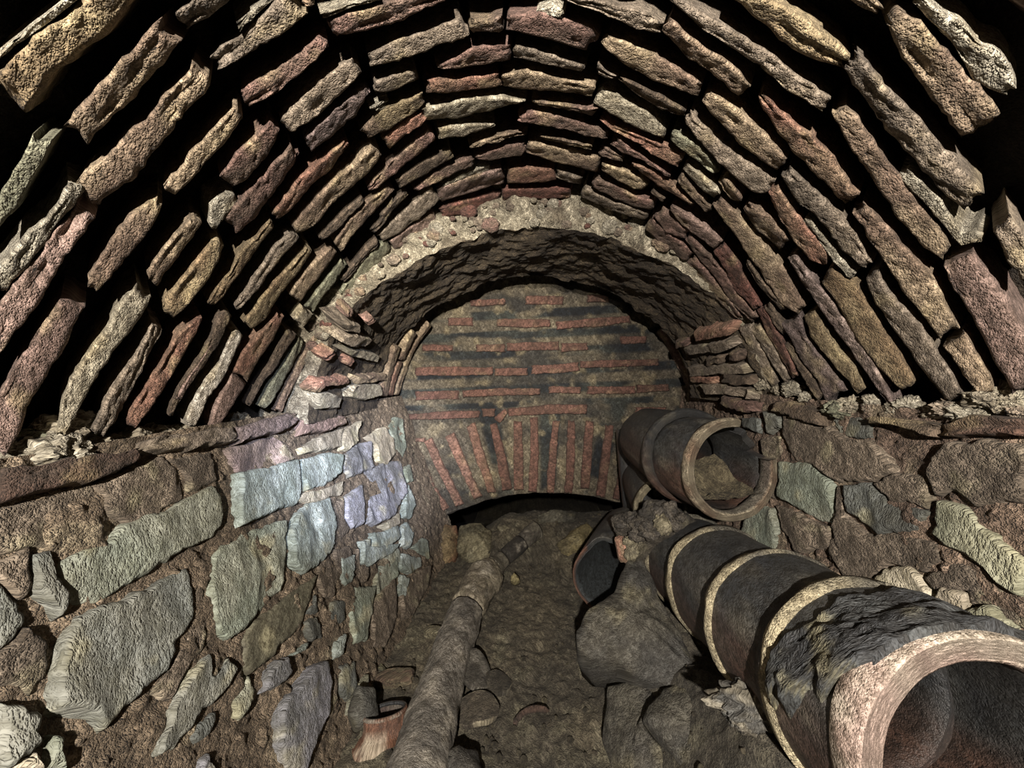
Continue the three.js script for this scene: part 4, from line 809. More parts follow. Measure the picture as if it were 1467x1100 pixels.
// soot over the upper side, bare clay low on the flank; inside, shade painted on, lit clay lower right
const sootShaded = (k) => (th, t, inn, p) => {
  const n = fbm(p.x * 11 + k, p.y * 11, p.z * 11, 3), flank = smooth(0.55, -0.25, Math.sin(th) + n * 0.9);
  let c = blend(SOOT_SHADE, SOOT_SHADE2, smooth(-0.3, 0.4, fbm(p.x * 20, p.y * 20 + k, p.z * 20, 3)));
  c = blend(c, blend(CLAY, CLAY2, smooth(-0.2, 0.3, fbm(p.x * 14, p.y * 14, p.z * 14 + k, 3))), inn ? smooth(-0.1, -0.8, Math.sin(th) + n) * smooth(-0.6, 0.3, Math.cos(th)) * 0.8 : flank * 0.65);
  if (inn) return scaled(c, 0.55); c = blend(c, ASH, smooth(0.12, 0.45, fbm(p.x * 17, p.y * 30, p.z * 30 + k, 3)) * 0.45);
  return scaled(c, 1 + 0.4 * fbm(p.x * 70, p.y * 70, p.z * 70, 2));
};
const creamy = (k, dark = 0) => (th, t, inn, p) => scaled(blend(blend(blend(CREAM, CREAM2, smooth(-0.2, 0.35, fbm(p.x * 22, p.y * 22 + k, p.z * 22, 3))), SOOT_SHADE2, dark * smooth(-0.2, 0.4, fbm(p.x * 9, p.y * 9 + k, p.z * 9, 3))), SOOT_SHADE2, 0.85 * smooth(-0.35, 0.5, Math.cos(th - 0.2) + fbm(p.x * 12, p.y * 12 + k, p.z * 12, 3))), 1 + 0.5 * fbm(p.x * 70, p.y * 70, p.z * 70, 2));

// --- the long line of clay pipes against the right wall
{
  const lineAt = (z) => [0.556 - 0.0213 * (z + 0.51), 0.59 + 0.2128 * (z + 0.51), z];
  const line = thing('clay_pipe', 'long sooty line of jointed clay pipes with cream collars beside the right wall', 'pipe', [0, 0, 0]);
  const sections = [[-0.50, -0.70, 0.166, 0.172], [-0.68, -0.93, 0.158, 0.168], [-0.91, -1.23, 0.156, 0.168], [-1.21, -1.47, 0.155, 0.166]];
  sections.forEach(([z0, z1, r0, r1], k) => {
    const g = tube(lineAt(z0), lineAt(z1), [[0, r0, r0 - 0.028], [0.15, r0 + 0.001, r0 - 0.03], [0.4, mix(r0, r1, 0.4), r0 - 0.03], [0.7, mix(r0, r1, 0.7), r0 - 0.03], [0.92, r1, r0 - 0.03], [1, r1, r0 - 0.03]], { colour: sootShaded(k * 7 + 3), wobble: 0.004 });
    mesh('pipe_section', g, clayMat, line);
  });
  const collars = [[-0.67, 0.18, 0.034, 0], [-0.91, 0.176, 0.036, 0.1], [-1.2, 0.175, 0.05, 0.45], [-1.45, 0.175, 0.05, 0.4]];
  collars.forEach(([z, r, w, dark], k) => {
    const g = tube(lineAt(z + w / 2), lineAt(z - w / 2), [[0, r - 0.012, r - 0.03], [0.12, r - 0.002, r - 0.03], [0.5, r, r - 0.03], [0.88, r - 0.003, r - 0.03], [1, r - 0.012, r - 0.03]], { colour: creamy(k * 5, dark), wobble: 0.006, nseg: 96 });
    mesh('mortar_collar', g, crustMat, line);
  });
  const rimColour = (th, t, inn, p) => scaled(blend(blend(lin('#c4bbae'), lin('#b09c94'), smooth(-0.2, 0.3, fbm(p.x * 14, p.y * 14, p.z * 14, 3))), CLAY2, inn && t > 0.05 ? 0.75 : 0.03), 1 + 0.35 * fbm(p.x * 60, p.y * 60, p.z * 60, 2));
  const rim = mesh('rim', tube(lineAt(-0.475), lineAt(-0.53), [[0, 0.166, 0.143], [0.06, 0.172, 0.1385], [0.5, 0.175, 0.137], [0.85, 0.172, 0.137], [1, 0.166, 0.138]], { colour: rimColour, wobble: 0.002, nseg: 110 }), clayMat, line);
  rim.userData.label = 'pale lime-coated rim of the nearest pipe mouth';
  // dark tarry crust draped over the nearest section, its lower edge torn
  const crustAt = (i, j) => {                         // i along the axis, j round the pipe
    const left = Math.PI * mix(0.2, -0.05, smooth(0, 0.8, i)) + fbm(i * 7, 2, 3, 3) * 0.35, th = mix(left, Math.PI + 0.3, j), z = mix(-0.513, -0.665 + fbm(j * 7, 4, 9, 3) * 0.03, i), c = lineAt(z);
    return [th, z, c];
  };
  const crust = sheet(40, 90, (i, j) => {
    const [th, z, c] = crustAt(i, j), edge = Math.min(1, Math.min(i, 1 - i, j, 1 - j) * 14), r = 0.163 + edge * (0.022 + fbm(th * 5, z * 30, 5, 3) * 0.014 + fbm(th * 16, z * 90, 6, 2) * 0.006);
    return [c[0] - Math.cos(th) * r, c[1] + Math.sin(th) * r, z];
  }, (p) => scaled(blend(blend(SOOT_SHADE, lin('#44484a'), smooth(-0.3, 0.3, fbm(p[0] * 16, p[1] * 16, p[2] * 16, 3))), lin('#8a866c'), smooth(0.1, 0.4, fbm(p[0] * 14, p[1] * 30, p[2] * 14 + 8, 3)) * 0.7), 1 + 0.5 * fbm(p[0] * 80, p[1] * 80, p[2] * 80, 2)), (p, i, j) => [i * 0.15 / TILE, j * 0.5 / TILE]);
  mesh('tar_crust', crust, crustMat, line);
  // lump of mortar under the joint
  const foot = mesh('mortar_lump', lump([0.075, 0.035, 0.05], [SOOT_SHADE2, ASH], { knob: 0.5, fine: 0.4, detail: 12 }), crustMat, line); foot.position.set(0.43, 0.44, -0.78);
}

// --- the upper pipe with the broken mouth
{
  const A = [0.652, 0.772, -1.33], B = [0.60, 0.765, -1.56], C = [0.60, 0.79, -1.5], D = [0.60, 0.76, -1.98];
  const up = thing('clay_pipe', 'upper clay pipe with a chipped round mouth above the pipe line with cream collars', 'pipe', [0, 0, 0]);
  const gone = (th) => { const d = ((th + Math.PI * 3) % (Math.PI * 2)) - Math.PI; return d; };      // -pi..pi, 0 to the right, pi/2 on top
  const bite = (depth) => (th) => { const d = gone(th); return Math.max(0.03, depth) * smooth(0.12, 0.3, d) * (1 - smooth(1.25, 1.42, d)) * (0.85 + 0.3 * noise(d * 5, 1, 1)); };
  mesh('pipe_section', tube(A, B, [[0.03, 0.164, 0.14], [0.2, 0.165, 0.139], [0.5, 0.163, 0.139], [0.8, 0.158, 0.137], [1, 0.152, 0.13]], { colour: sootShaded(31), wobble: 0.003, mouth: bite(0.34), nseg: 120 }), clayMat, up);
  const rimTone = (th, t, inn, p) => scaled(blend(blend(lin('#a59c88'), lin('#84705e'), smooth(-0.2, 0.3, fbm(p.x * 18, p.y * 18, p.z * 18, 3))), SOOT_SHADE2, inn && t > 0.08 ? 0.7 : 0), 1 + 0.4 * fbm(p.x * 70, p.y * 70, p.z * 70, 2));
  const A2 = [0.659, 0.773, -1.30], B2 = [0.648, 0.7715, -1.35];
  mesh('rim', tube(A2, B2, [[0, 0.166, 0.147], [0.12, 0.171, 0.141], [0.5, 0.172, 0.139], [1, 0.164, 0.14]], { colour: rimTone, wobble: 0.003, from: 1.36, to: Math.PI * 2 + 0.16, nseg: 110 }), crustMat, up);
  mesh('flange', tube([0.606, 0.775, -1.515], [0.602, 0.772, -1.555], [[0, 0.176, 0.15], [0.3, 0.183, 0.15], [0.7, 0.183, 0.15], [1, 0.174, 0.15]], { colour: sootShaded(40), wobble: 0.004, nseg: 90 }), clayMat, up);
  mesh('pipe_section', tube([0.602, 0.772, -1.55], D, [[0, 0.17, 0.14], [0.5, 0.165, 0.14], [1, 0.16, 0.13]], { colour: sootShaded(44), wobble: 0.004 }), clayMat, up);
  // silt lying in the pipe
  const silt = sheet(26, 20, (i, j) => { const t = i, x = (j - 0.5) * 0.23, c = [mix(A[0], B[0], t), mix(A[1], B[1], t), mix(A[2], B[2], t)]; return [c[0] + x, c[1] - 0.135 + 1.7 * x * x + 0.03 + t * 0.09 * smooth(0.3, 0.8, t) + fbm(x * 30, t * 8, 3, 3) * 0.02, c[2]]; }, (p) => scaled(blend(lin('#57503f'), lin('#6b6450'), smooth(-0.3, 0.3, fbm(p[0] * 30, p[1] * 30, p[2] * 30, 3))), 1), (p) => [p[0] / TILE, p[2] / TILE]);
  mesh('silt', silt, soilMat, up);
}
// --- the small pipe end under it, and the standing pipe behind
{
  const t = thing('clay_pipe', 'small dark pipe end with a cream rim wedged between rubble and upper clay pipe', 'pipe', [0, 0, 0]);
  const c = [[.55, .516, -1.68], [.614, .496, -2.15]];
  mesh('pipe_section', tube(c[0], c[1], [[0.02, 0.122, 0.1], [0.5, 0.125, 0.1], [1, 0.125, 0.1]], { colour: sootShaded(51), wobble: 0.003 }), clayMat, t);
  mesh('rim', tube([c[0][0], c[0][1], c[0][2] + 0.012], [c[0][0] - 0.003, c[0][1], c[0][2] - 0.02], [[0, 0.121, 0.101], [0.3, 0.128, 0.098], [1, 0.126, 0.1]], { colour: creamy(52, 0.3), wobble: 0.003 }), crustMat, t);
  const w = thing('clay_pipe', 'dark upright clay pipe shaft at the end wall behind the upper broken pipe', 'pipe', [0, 0, 0]);
  const d = [[.584, .304, -2.2], [.584, .765, -2.3]];
  mesh('pipe_section', tube(d[0], d[1], [[0, 0.085, 0.06], [0.5, 0.088, 0.06], [1, 0.09, 0.06]], { colour: sootShaded(58), wobble: 0.004 }), clayMat, w);
  // the broken pipe gaping on the bank
  const h = thing('clay_pipe', 'broken clay pipe gaping on the dark bank between the floor and the pipe line', 'pipe', [0, 0, 0]);
  const e = [[.259, .3, -1.5], [.459, .291, -1.95]];
  const dark = (th, tt, inn, p, j) => { let q = sootShaded(63)(th, tt, 0, p); if (inn) q = scaled(lin('#3a4044'), 1 + 0.3 * fbm(p.x * 30, p.y * 30, p.z * 30, 2)); else if (tt < 0.12) q = blend(q, lin('#86604e'), 0.8); return q; };
  mesh('pipe_section', tube(e[0], e[1], [[0, 0.128, 0.114], [0.06, 0.132, 0.112], [0.3, 0.136, 0.112], [0.7, 0.136, 0.112], [1, 0.13, 0.11]], { colour: dark, wobble: 0.004, mouth: (th) => 0.2 * smooth(0.35, 1, Math.sin(th)), nseg: 110 }), clayMat, h);
}

// --- the encrusted pipe on the floor
{
  const t = thing('encrusted_pipe', 'thick grey encrusted pipe lying along the middle of the earth floor', 'pipe', [0, 0, 0]);
  const path = [[-.339, .071, -.914, .083], [-.338, .07, -1.018, .082], [-.342, .066, -1.2, .078], [-.337, .065, -1.454, .076], [-.325, .065, -1.696, .076], [-.295, .072, -1.85, .085], [-.274, .078, -1.934, .092], [-.253, .068, -2.03, .07], [-.221, .07, -2.099, .05], [-.185, .087, -2.144, .047]];
  const pts = path.map((p) => V3(p)), rad = path.map((p) => p[3]);
  const lay = (name, i0, i1, tone, lumpy, parent) => {
    const curve = new THREE.CatmullRomCurve3(pts.slice(i0, i1 + 1)), n = Math.round(curve.getLength() / 0.008), k = 44, up = new THREE.Vector3(0, 1, 0);
    const g = sheet(n, k, (i, j) => {
      const c = curve.getPoint(i), d = curve.getTangent(i), s = new THREE.Vector3().crossVectors(d, up).normalize(), v = new THREE.Vector3().crossVectors(s, d), th = j * Math.PI * 2;
      const f = i * (i1 - i0), a = Math.min(i1 - i0 - 1, Math.floor(f)), shut = i < 0.001 || i > 0.999 ? 0.05 : 1;
      const r = mix(rad[i0 + a], rad[i0 + a + 1], f - a) * shut * (1 + lumpy * (fbm(c.z * 9, Math.cos(th) * 1.5, Math.sin(th) * 1.5, 3) + 0.5 * fbm(c.z * 40, Math.cos(th) * 6, Math.sin(th) * 6, 2)));
      return [c.x + (s.x * Math.cos(th) + v.x * Math.sin(th)) * r, c.y + (s.y * Math.cos(th) + v.y * Math.sin(th)) * r, c.z + (s.z * Math.cos(th) + v.z * Math.sin(th)) * r];
    }, (p) => scaled(blend(blend(tone[0], tone[1], smooth(-0.3, 0.3, fbm(p[0] * 14, p[1] * 14, p[2] * 14, 3))), lin('#bdb8ac'), smooth(0.08, 0.4, fbm(p[0] * 20, p[1] * 20, p[2] * 20 + 7, 4)) * 0.55), 1 + 0.6 * fbm(p[0] * 60, p[1] * 60, p[2] * 60, 2)), (p, i, j) => [i * n * 0.008 / TILE, j * 0.5 / TILE]);
    return mesh(name, g, crustMat, parent);
  };
  lay('pipe_section', 0, 4, [lin('#918d86'), lin('#6e6b66')], 0.14, t);
  lay('joint', 4, 7, [lin('#98917f'), lin('#7a7365')], 0.22, t);
  lay('pipe_section', 7, 9, [lin('#6e6a5e'), lin('#55514a')], 0.16, t);
  const thin = [[-.185, .087, -2.144, .047], [-.135, .11, -2.187, .05], [-.083, .134, -2.24, .05], [-.033, .158, -2.289, .052], [.01, .175, -2.329, .052]];
  pts.length = 0; rad.length = 0; for (const p of thin) { pts.push(V3(p)); rad.push(p[3]); }
  lay('pipe_section', 0, 2, [lin('#3b3833'), lin('#2e2c29')], 0.1, t).userData.label = 'dark bare length of the pipe';
  lay('pipe_section', 2, 4, [lin('#6e6a5e'), lin('#55514a')], 0.14, t);
}

// ================================================================ rocks and sherds
// a boulder from its outline in the place (points with their own depth): bulging front, back set into the ground
function boulder(parent, name, outline, bulge, back, tone, o = {}) {
  const { freq = 1, roughness = 1, material = crustMat } = o, P = outline.map(V3), c = new THREE.Vector3(); for (const p of P) c.add(p); c.divideScalar(P.length);
  const nrm = new THREE.Vector3(); for (let i = 0; i < P.length; i++) nrm.add(new THREE.Vector3().crossVectors(P[i].clone().sub(c), P[(i + 1) % P.length].clone().sub(c))); nrm.normalize(); if (nrm.z < 0) nrm.negate();
  let per = 0; const cum = [0]; for (let i = 0; i < P.length; i++) { per += P[i].distanceTo(P[(i + 1) % P.length]); cum.push(per); }
  const n = clamp(Math.round(per / 0.012), 24, 120), ring = [], sd = rnd() * 90;
  for (let i = 0; i < n; i++) { const d = i / n * per; let a = 0; while (cum[a + 1] < d) a++; ring.push(P[a].clone().lerp(P[(a + 1) % P.length], (d - cum[a]) / (cum[a + 1] - cum[a]))); }
  const size = per / 4, R = clamp(Math.round(size / 2 / 0.012), 6, 18), steps = [[0.3, -1], [0.9, -1], [1.0, -0.45], [1.0, 0]];
  for (let k = 1; k < R; k++) { const f = k / R; steps.push([Math.cos(f * Math.PI / 2), Math.sin(f * Math.PI / 2)]); }
  const pos = [], uv = [], col = [], idx = [], q = new THREE.Vector3(), [c0, c1] = tone, crestTone = lin('#8d8870'), ux = new THREE.Vector3().crossVectors(nrm, new THREE.Vector3(0, 1, 0)).normalize(), uy = new THREE.Vector3().crossVectors(ux, nrm);
  const put = (x, f, h) => {
    q.copy(c).lerp(x, f).addScaledVector(nrm, h < 0 ? h * back : h * bulge);
    const nn = fbm(q.x * 7 * freq + sd, q.y * 7 * freq, q.z * 7 * freq, 3) * 0.05 * roughness + ridge(q.x * 13 * freq + sd, q.y * 13 * freq, q.z * 9 * freq, 3) * 0.014 * roughness + fbm(q.x * 40, q.y * 40 + sd, q.z * 40, 3) * 0.012 * roughness;
    if (h >= 0) q.addScaledVector(nrm, nn * (0.25 + 0.75 * h)).addScaledVector(x.clone().sub(c).normalize(), nn * 0.3);
    pos.push(q.x, q.y, q.z); uv.push((q.dot(ux) + 0.6 * q.dot(nrm)) / TILE, (q.dot(uy) + 0.6 * q.dot(nrm)) / TILE);
    let k = blend(c0, c1, smooth(-0.3, 0.3, fbm(q.x * 8 + sd, q.y * 8, q.z * 8, 3))); k = blend(k, crestTone, smooth(0.14, 0.5, fbm(q.x * 13, q.y * 13 + sd, q.z * 13, 3)) * 0.5);
    col.push(...scaled(k, 1 + 0.6 * fbm(q.x * 55, q.y * 55, q.z * 55, 2)));
  };
  for (const [f, h] of steps) for (const p of ring) put(p, f, h);
  put(c, 0, 1); put(c, 0, -1);
  for (let k = 0; k < steps.length - 1; k++) for (let i = 0; i < n; i++) { const a = k * n + i, b = k * n + (i + 1) % n; idx.push(a, b, a + n, b, b + n, a + n); }
  const l = (steps.length - 1) * n, e = steps.length * n;
  for (let i = 0; i < n; i++) { idx.push(l + i, l + (i + 1) % n, e); idx.push(i, e + 1, (i + 1) % n); }
  return mesh(name, geometry(pos, uv, col, idx), material, parent);
}
function rock(name, label, category, outline, bulge, back, tone, o = {}) {
  const m = boulder(scene, name, outline, bulge, back, tone, o); m.userData = { label, category }; if (o.group) m.userData.group = o.group; return m;
}
const DARK = [lin('#454543'), lin('#5a5850')], BANK = [lin('#55534a'), lin('#444340')], RUBBLE = [lin('#5b564e'), lin('#3a3733')], PALE = [lin('#8b8672'), lin('#6d6858')];
rock('boulder', 'large smooth dark boulder between the gaping broken pipe and the pipe line', 'rock', [[.119, .276, -1.24], [.165, .314, -1.3], [.268, .336, -1.36], [.338, .406, -1.46], [.396, .417, -1.48], [.418, .322, -1.34], [.442, .265, -1.22], [.45, .227, -1.1], [.366, .203, -1.1], [.268, .212, -1.14], [.238, .233, -1.16], [.153, .227, -1.18], [.118, .252, -1.2]], 0.05, 0.2, DARK, { roughness: 1.0, freq: 1.4 });
rock('boulder', 'low dark rock under the nearest part of the pipe line', 'rock', [[.272, .169, -1.02], [.313, .201, -1.06], [.375, .207, -1.1], [.436, .234, -1.08], [.423, .235, -1], [.484, .285, -.88], [.515, .243, -.8], [.43, .197, -.8], [.332, .165, -.84], [.321, .165, -.94]], 0.05, 0.16, DARK, {});
rock('boulder', 'sloping grey earth-covered rock below the smooth dark boulder', 'rock', [[.21, .124, -1.2], [.277, .156, -1.18], [.372, .166, -1.12], [.315, .17, -1.08], [.279, .141, -1.04], [.329, .115, -.98], [.332, .079, -.9], [.198, .007, -.96], [.175, .042, -1.1]], 0.03, 0.12, BANK, { roughness: 0.8 });
{
  const t = thing('rubble', 'lumpy dark mortar rubble lying on top of the pipe line under the upper broken pipe', 'rubble');
  boulder(t, 'rubble_mass', [[.304, .53, -1.5], [.372, .569, -1.5], [.443, .592, -1.47], [.502, .617, -1.44], [.553, .592, -1.38], [.527, .55, -1.36], [.455, .532, -1.36], [.388, .505, -1.38], [.354, .426, -1.42], [.327, .455, -1.46]], 0.06, 0.12, RUBBLE, { freq: 3.2, roughness: 1.5 });
  for (const q of [[.317, .543, -1.44], [.351, .568, -1.42], [.394, .585, -1.42], [.427, .607, -1.38], [.469, .618, -1.36], [.489, .611, -1.32], [.431, .593, -1.32], [.386, .566, -1.33], [.351, .534, -1.36], [.327, .508, -1.38], [.338, .47, -1.38], [.462, .591, -1.31], [.37, .569, -1.37]]) { const r = 0.014 + rnd() * 0.016, m = mesh('rubble_piece', lump([r * 1.3, r, r], rnd() < 0.7 ? RUBBLE : PALE, { knob: 0.6, fine: 0.35, detail: 7 }), crustMat, t); m.position.set(...q); m.rotation.set(rnd() * 3, rnd() * 3, rnd() * 3); }
  const b = mesh('brick_fragment', lump([0.02, 0.045, 0.02], 'o', { knob: 0.15, fine: 0.08, cut: 0.8, detail: 8 }), brickMat, t); b.position.set(...[[.312, .463, -1.42]][0]); b.rotation.z = 0.15;
}
rock('stone', 'yellowish block of stone on the debris below the right end of the low arch', 'stone', [[.118, .096, -2.28], [.2, .145, -2.34], [.323, .166, -2.4], [.353, .134, -2.38], [.282, .086, -2.25], [.182, .05, -2.2], [.137, .061, -2.22]], 0.07, 0.12, [lin('#857b58'), lin('#6a634c')], {});
rock('stone', 'flat grey slab topmost on the debris in the mouth of the low arch', 'stone', [[.014, .193, -2.5], [.151, .196, -2.52], [.269, .184, -2.52], [.242, .17, -2.45], [.1, .155, -2.45], [.021, .162, -2.46]], 0.02, 0.05, [lin('#5d5b50'), lin('#4b4a42')], {});
rock('stone', 'pale flat stone left of the slab in the mouth of the low arch', 'stone', [[-.239, .151, -2.4], [-.2, .169, -2.42], [-.143, .149, -2.4], [-.137, .139, -2.36], [-.215, .14, -2.36]], 0.02, 0.04, PALE, {});
rock('stone', 'rust-stained upright stone under the left foot of the low arch', 'stone', [[-.658, .137, -2.42], [-.621, .166, -2.46], [-.507, .155, -2.46], [-.477, .075, -2.4], [-.488, .01, -2.26], [-.597, -.007, -2.24], [-.659, .039, -2.34]], 0.05, 0.12, [lin('#8a7a5c'), lin('#7a523c')], {});
rock('stone', 'pale weathered stone right of the rust-stained upright one below the low arch', 'stone', [[-.492, .14, -2.45], [-.348, .16, -2.46], [-.277, .13, -2.42], [-.271, .057, -2.2], [-.394, .035, -2.2], [-.481, .055, -2.3]], 0.05, 0.12, [lin('#8d8870'), lin('#6e6c5c')], {});
rock('stone', 'yellowish pebble right of the bulging joint of the encrusted pipe', 'stone', [[-.142, .066, -1.98], [-.121, .074, -2], [-.095, .069, -1.98], [-.091, .054, -1.96], [-.12, .049, -1.95], [-.141, .055, -1.96]], 0.02, 0.03, [lin('#a39a72'), lin('#7d7658')], {});
rock('stone', 'dark grey slab leaning between the floor and the left wall above the orange pot neck', 'stone', [[-.606, .1, -1.22], [-.556, .091, -1.24], [-.527, .038, -1.18], [-.572, .042, -1.14], [-.606, .079, -1.16]], 0.03, 0.06, [lin('#4b4d4c'), lin('#5d5d57')], {});
rock('stone', 'blackish block at the bottom edge right of the encrusted pipe', 'stone', [[-.31, .064, -1.02], [-.256, .048, -1.06], [-.188, .046, -1.07], [-.163, .052, -1], [-.164, .032, -.95], [-.289, .03, -.95]], 0.04, 0.08, [lin('#4a4843'), lin('#33322f')], {});

function onFloor(m, p, lift, rx = 0, ry = 0, rz = 0) { m.position.set(p[0], p[1] + lift, p[2]); m.rotation.set(rx, ry, rz); }
function piece(name, label, category, at, r, tone, o = {}) { const m = mesh(name, lump(r, tone, o), o.material ?? brickMat, scene); m.userData = { label, category }; onFloor(m, at, o.lift ?? r[1] * 0.6, o.rx ?? 0, o.ry ?? 0, o.rz ?? 0); return m; }
const spots = [[-.453, 0, -1.624, 0], [-.641, 0, -1.425, 0], [-.539, 0, -1.375, 0], [-.341, 0, -1.349, 0], [-.236, 0, -1.371, 0], [-.215, 0, -1.223, 0], [-.04, 0, -1.245, 0], [-.16, 0, -1.349, 0], [.023, 0, -1.703, 0]];
piece('stone', 'small pale squared stone left of the encrusted pipe', 'stone', spots[0], [0.043, 0.022, 0.024], [lin('#8d8873'), lin('#75705c')], { cut: 0.85, knob: 0.12, fine: 0.06, ry: -0.1, material: mortarMat });
piece('brick_fragment', 'greenish flat fragment of brick against the foot of the left wall', 'brick', spots[1], [0.05, 0.016, 0.03], [lin('#66654f'), lin('#55554a')], { cut: 0.9, knob: 0.1, fine: 0.05, ry: -0.6, rz: -0.15 });
piece('brick_fragment', 'broken brick with a reddish end near the foot of the left wall', 'brick', spots[2], [0.066, 0.022, 0.028], [lin('#655e4c'), lin('#594a3e')], { cut: 0.9, knob: 0.14, fine: 0.08, ry: 0.1, rz: 0.05 });

// --- sherds: curved plates of a vessel's wall
function sherd(name, label, R, arc, len, thick, tone, at, rot, lift) {
  const m = mesh(name, sheet(30, 16, (i, j) => [0, 0, 0], () => [1, 1, 1], () => [0, 0]), brickMat, scene), sd = rnd() * 40, [c0, c1] = tone;
  const pos = [], uv = [], col = [], idx = [], ni = 34, ring = 28;
  // a plate: outline in (angle, length), outer skin, inner skin, joined round the rim
  const rows = [1, 0.985, 0.9, 0.75, 0.55, 0.3, 0.05];
  const put = (f, a, side) => {
    const wob = 1 + 0.22 * fbm(Math.cos(a) * 1.4 + sd, Math.sin(a) * 1.4, 2, 3), x = Math.cos(a) * f * wob, y = Math.sin(a) * f * wob, th = x * arc / 2, r = R + side * thick / 2 * (f > 0.99 ? 0.6 : 1);
    const p = [Math.sin(th) * r, Math.cos(th) * r - R, y * len / 2]; pos.push(...p); uv.push(th * R / TILE, y * len / TILE);
    const rim = smooth(0.93, 1, f) * 0.8; col.push(...scaled(blend(blend(c0, c1, smooth(-0.3, 0.3, fbm(p[0] * 25 + sd, p[1] * 25, p[2] * 25, 3))), lin('#a39c88'), rim * smooth(-0.2, 0.2, noise(a * 2, sd, 1))), 1 + 0.5 * fbm(p[0] * 80, p[1] * 80, p[2] * 80 + sd, 2)));
  };
  for (const side of [1, -1]) for (const f of rows) for (let i = 0; i < ring; i++) put(f, i / ring * Math.PI * 2, side);
  const nr = rows.length;
  for (let s = 0; s < 2; s++) for (let k = 0; k < nr - 1; k++) for (let i = 0; i < ring; i++) { const a = (s * nr + k) * ring + i, b = (s * nr + k) * ring + (i + 1) % ring; s ? idx.push(a, a + ring, b, b, a + ring, b + ring) : idx.push(a, b, a + ring, b, b + ring, a + ring); }
  for (let i = 0; i < ring; i++) { const a = i, b = (i + 1) % ring, c = nr * ring; idx.push(a, c + a, b, b, c + a, c + b); }
  for (let s = 0; s < 2; s++) { const l = (s * nr + nr - 1) * ring; for (let i = 1; i < ring - 1; i++) idx.push(l, l + i, l + i + 1); }
  m.geometry = geometry(pos, uv, col, idx); m.userData = { label, category: 'sherd' };
  onFloor(m, at, lift, ...rot);
  return m;
}
sherd('sherd', 'dark curved sherd with a pale broken edge right of the encrusted pipe', 0.12, 1.25, 0.11, 0.02, [lin('#4f4a41'), lin('#5d564a')], spots[5], [0.15, 0.2, 0.1], 0.035);
sherd('sherd', 'whitish lime-crusted dark sherd leaning on the encrusted pipe', 0.16, 0.85, 0.16, 0.02, [lin('#4a4741'), lin('#8f8c84')], spots[4], [0.3, 0.35, -0.55], 0.05);
sherd('sherd', 'dark edge-on sherd half buried at the side of the encrusted pipe', 0.13, 0.9, 0.10, 0.018, [lin('#3d3a35'), lin('#4c483f')], spots[7], [0.2, 0.7, -0.3], 0.02);
{
  // thin curved reddish rim sherd
  const p = spots[6], curve = new THREE.CatmullRomCurve3([[-.093, .003, -1.2, .004], [-.08, .009, -1.217, .01], [-.058, .012, -1.237, .014], [-.021, .014, -1.248, .016], [.022, .012, -1.242, .014]].map((q) => new THREE.Vector3(q[0], q[1], q[2])));
  const g = sheet(40, 14, (i, j) => { const c = curve.getPoint(i), d = curve.getTangent(i), s = new THREE.Vector3().crossVectors(d, new THREE.Vector3(0, 1, 0)).normalize(), th = j * Math.PI * 2, e = Math.min(1, Math.min(i + 0.02, 1.02 - i) * 12), w = 0.008 * e * (1 + 0.3 * fbm(i * 9, 1, 1, 2)), h = 0.011 * e; return [c.x + s.x * Math.cos(th) * w, c.y + Math.sin(th) * h, c.z + s.z * Math.cos(th) * w]; },
    (q) => scaled(blend(lin('#4f3e36'), lin('#443a34'), smooth(-0.2, 0.3, fbm(q[0] * 40, q[1] * 40, q[2] * 40, 2))), 1), (q) => [q[0] / TILE, q[2] / TILE]);
  const m = mesh('sherd', g, brickMat, scene); m.userData = { label: 'thin curved reddish rim sherd lying alone on the dark floor', category: 'sherd' };
}
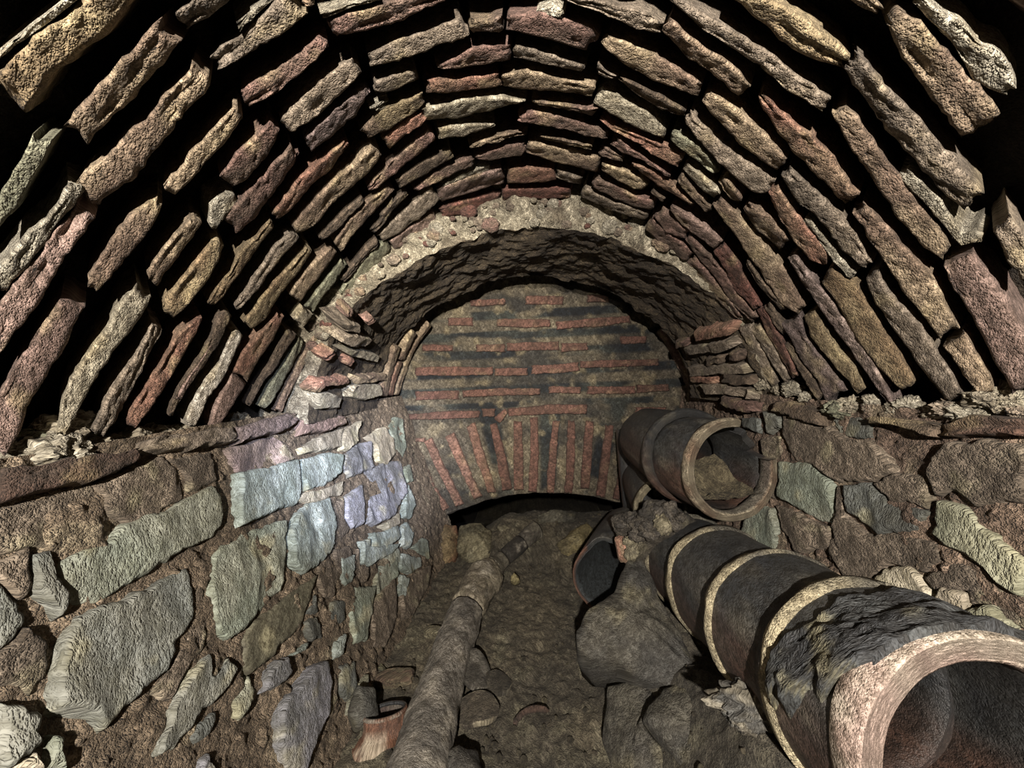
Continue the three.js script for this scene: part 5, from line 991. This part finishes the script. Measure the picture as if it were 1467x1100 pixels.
// --- the broken orange pot neck
{
  const p = [[-.495, 0, -1.168, 0]][0], t = thing('pot_neck', 'broken orange neck of a clay pot beside the encrusted pipe', 'pot', [p[0], p[1], p[2]]);
  const tone = (th, tt, inn, q) => { let c = blend(lin('#7d5a48'), lin('#644636'), smooth(-0.3, 0.3, fbm(q.x * 26, q.y * 26, q.z * 26, 3))); const lime = smooth(-0.2, 0.1, fbm(q.x * 22, q.y * 40, q.z * 22 + 5, 3)) * smooth(0.0, 0.02, q.y) * (1 - smooth(0.04, 0.06, q.y)); c = blend(c, lin('#c9beac'), lime * 0.9); if (inn) c = blend(c, SOOT_SHADE, 0.75); return scaled(c, 1 + 0.4 * fbm(q.x * 70, q.y * 70, q.z * 70, 2)); };
  mesh('body', tube([0.008, -0.012, 0.02], [-0.004, 0.066, -0.012], [[0.0, 0.098, 0.09], [0.15, 0.093, 0.084], [0.34, 0.08, 0.07], [0.4, 0.071, 0.062], [0.7, 0.066, 0.057], [0.93, 0.066, 0.057]], { colour: tone, wobble: 0.002, mouth: (th) => 0.13 + 0.18 * noise(Math.cos(th) * 2.5, Math.sin(th) * 2.5, 4) }), clayMat, t);
  mesh('rim', tube([-0.0032, 0.06, -0.0095], [-0.0043, 0.069, -0.013], [[0, 0.067, 0.057], [0.5, 0.069, 0.057], [1, 0.066, 0.059]], { colour: (th, tt, inn, q) => inn ? SOOT_SHADE : blend(lin('#9a938a'), lin('#7d5a48'), smooth(-0.1, 0.3, fbm(q.x * 40, q.y * 40, q.z * 40, 2))), wobble: 0.001 }), clayMat, t);
}
// grit strewn over the earth floor
{
  const g = lump([1, 0.7, 0.9], [lin('#8b8573'), lin('#5d5748')], { knob: 0.5, fine: 0.2, detail: 2 }), N = 900, m = new THREE.InstancedMesh(g, mortarMat, N), M4 = new THREE.Matrix4(), E = new THREE.Euler(), Q = new THREE.Quaternion(), C = new THREE.Color();
  for (let i = 0; i < N; i++) {
    const z = -0.7 - rnd() * 1.85, x = mix(-0.62, 0.42, rnd()), r = 0.0018 + rnd() ** 4 * 0.013;
    E.set(rnd() * 6, rnd() * 6, rnd() * 6);
    M4.compose(new THREE.Vector3(x, floorY(x, z) + fbm(x * 6, z * 6, 91, 3) * 0.025 + fbm(x * 24, z * 24, 92, 3) * 0.014 + r * 0.3, z), Q.setFromEuler(E), new THREE.Vector3(r, r, r)); m.setMatrixAt(i, M4);
    const b = 0.6 + rnd() * 0.7; m.setColorAt(i, C.setRGB(b, b * (0.95 + rnd() * 0.05), b * (0.85 + rnd() * 0.1)));
  }
  m.name = 'gravel'; m.castShadow = m.receiveShadow = true; m.userData = { label: 'fine gravel strewn over the earth floor', category: 'gravel', kind: 'stuff' };
  scene.add(m);
}

renderer.render(scene, camera);
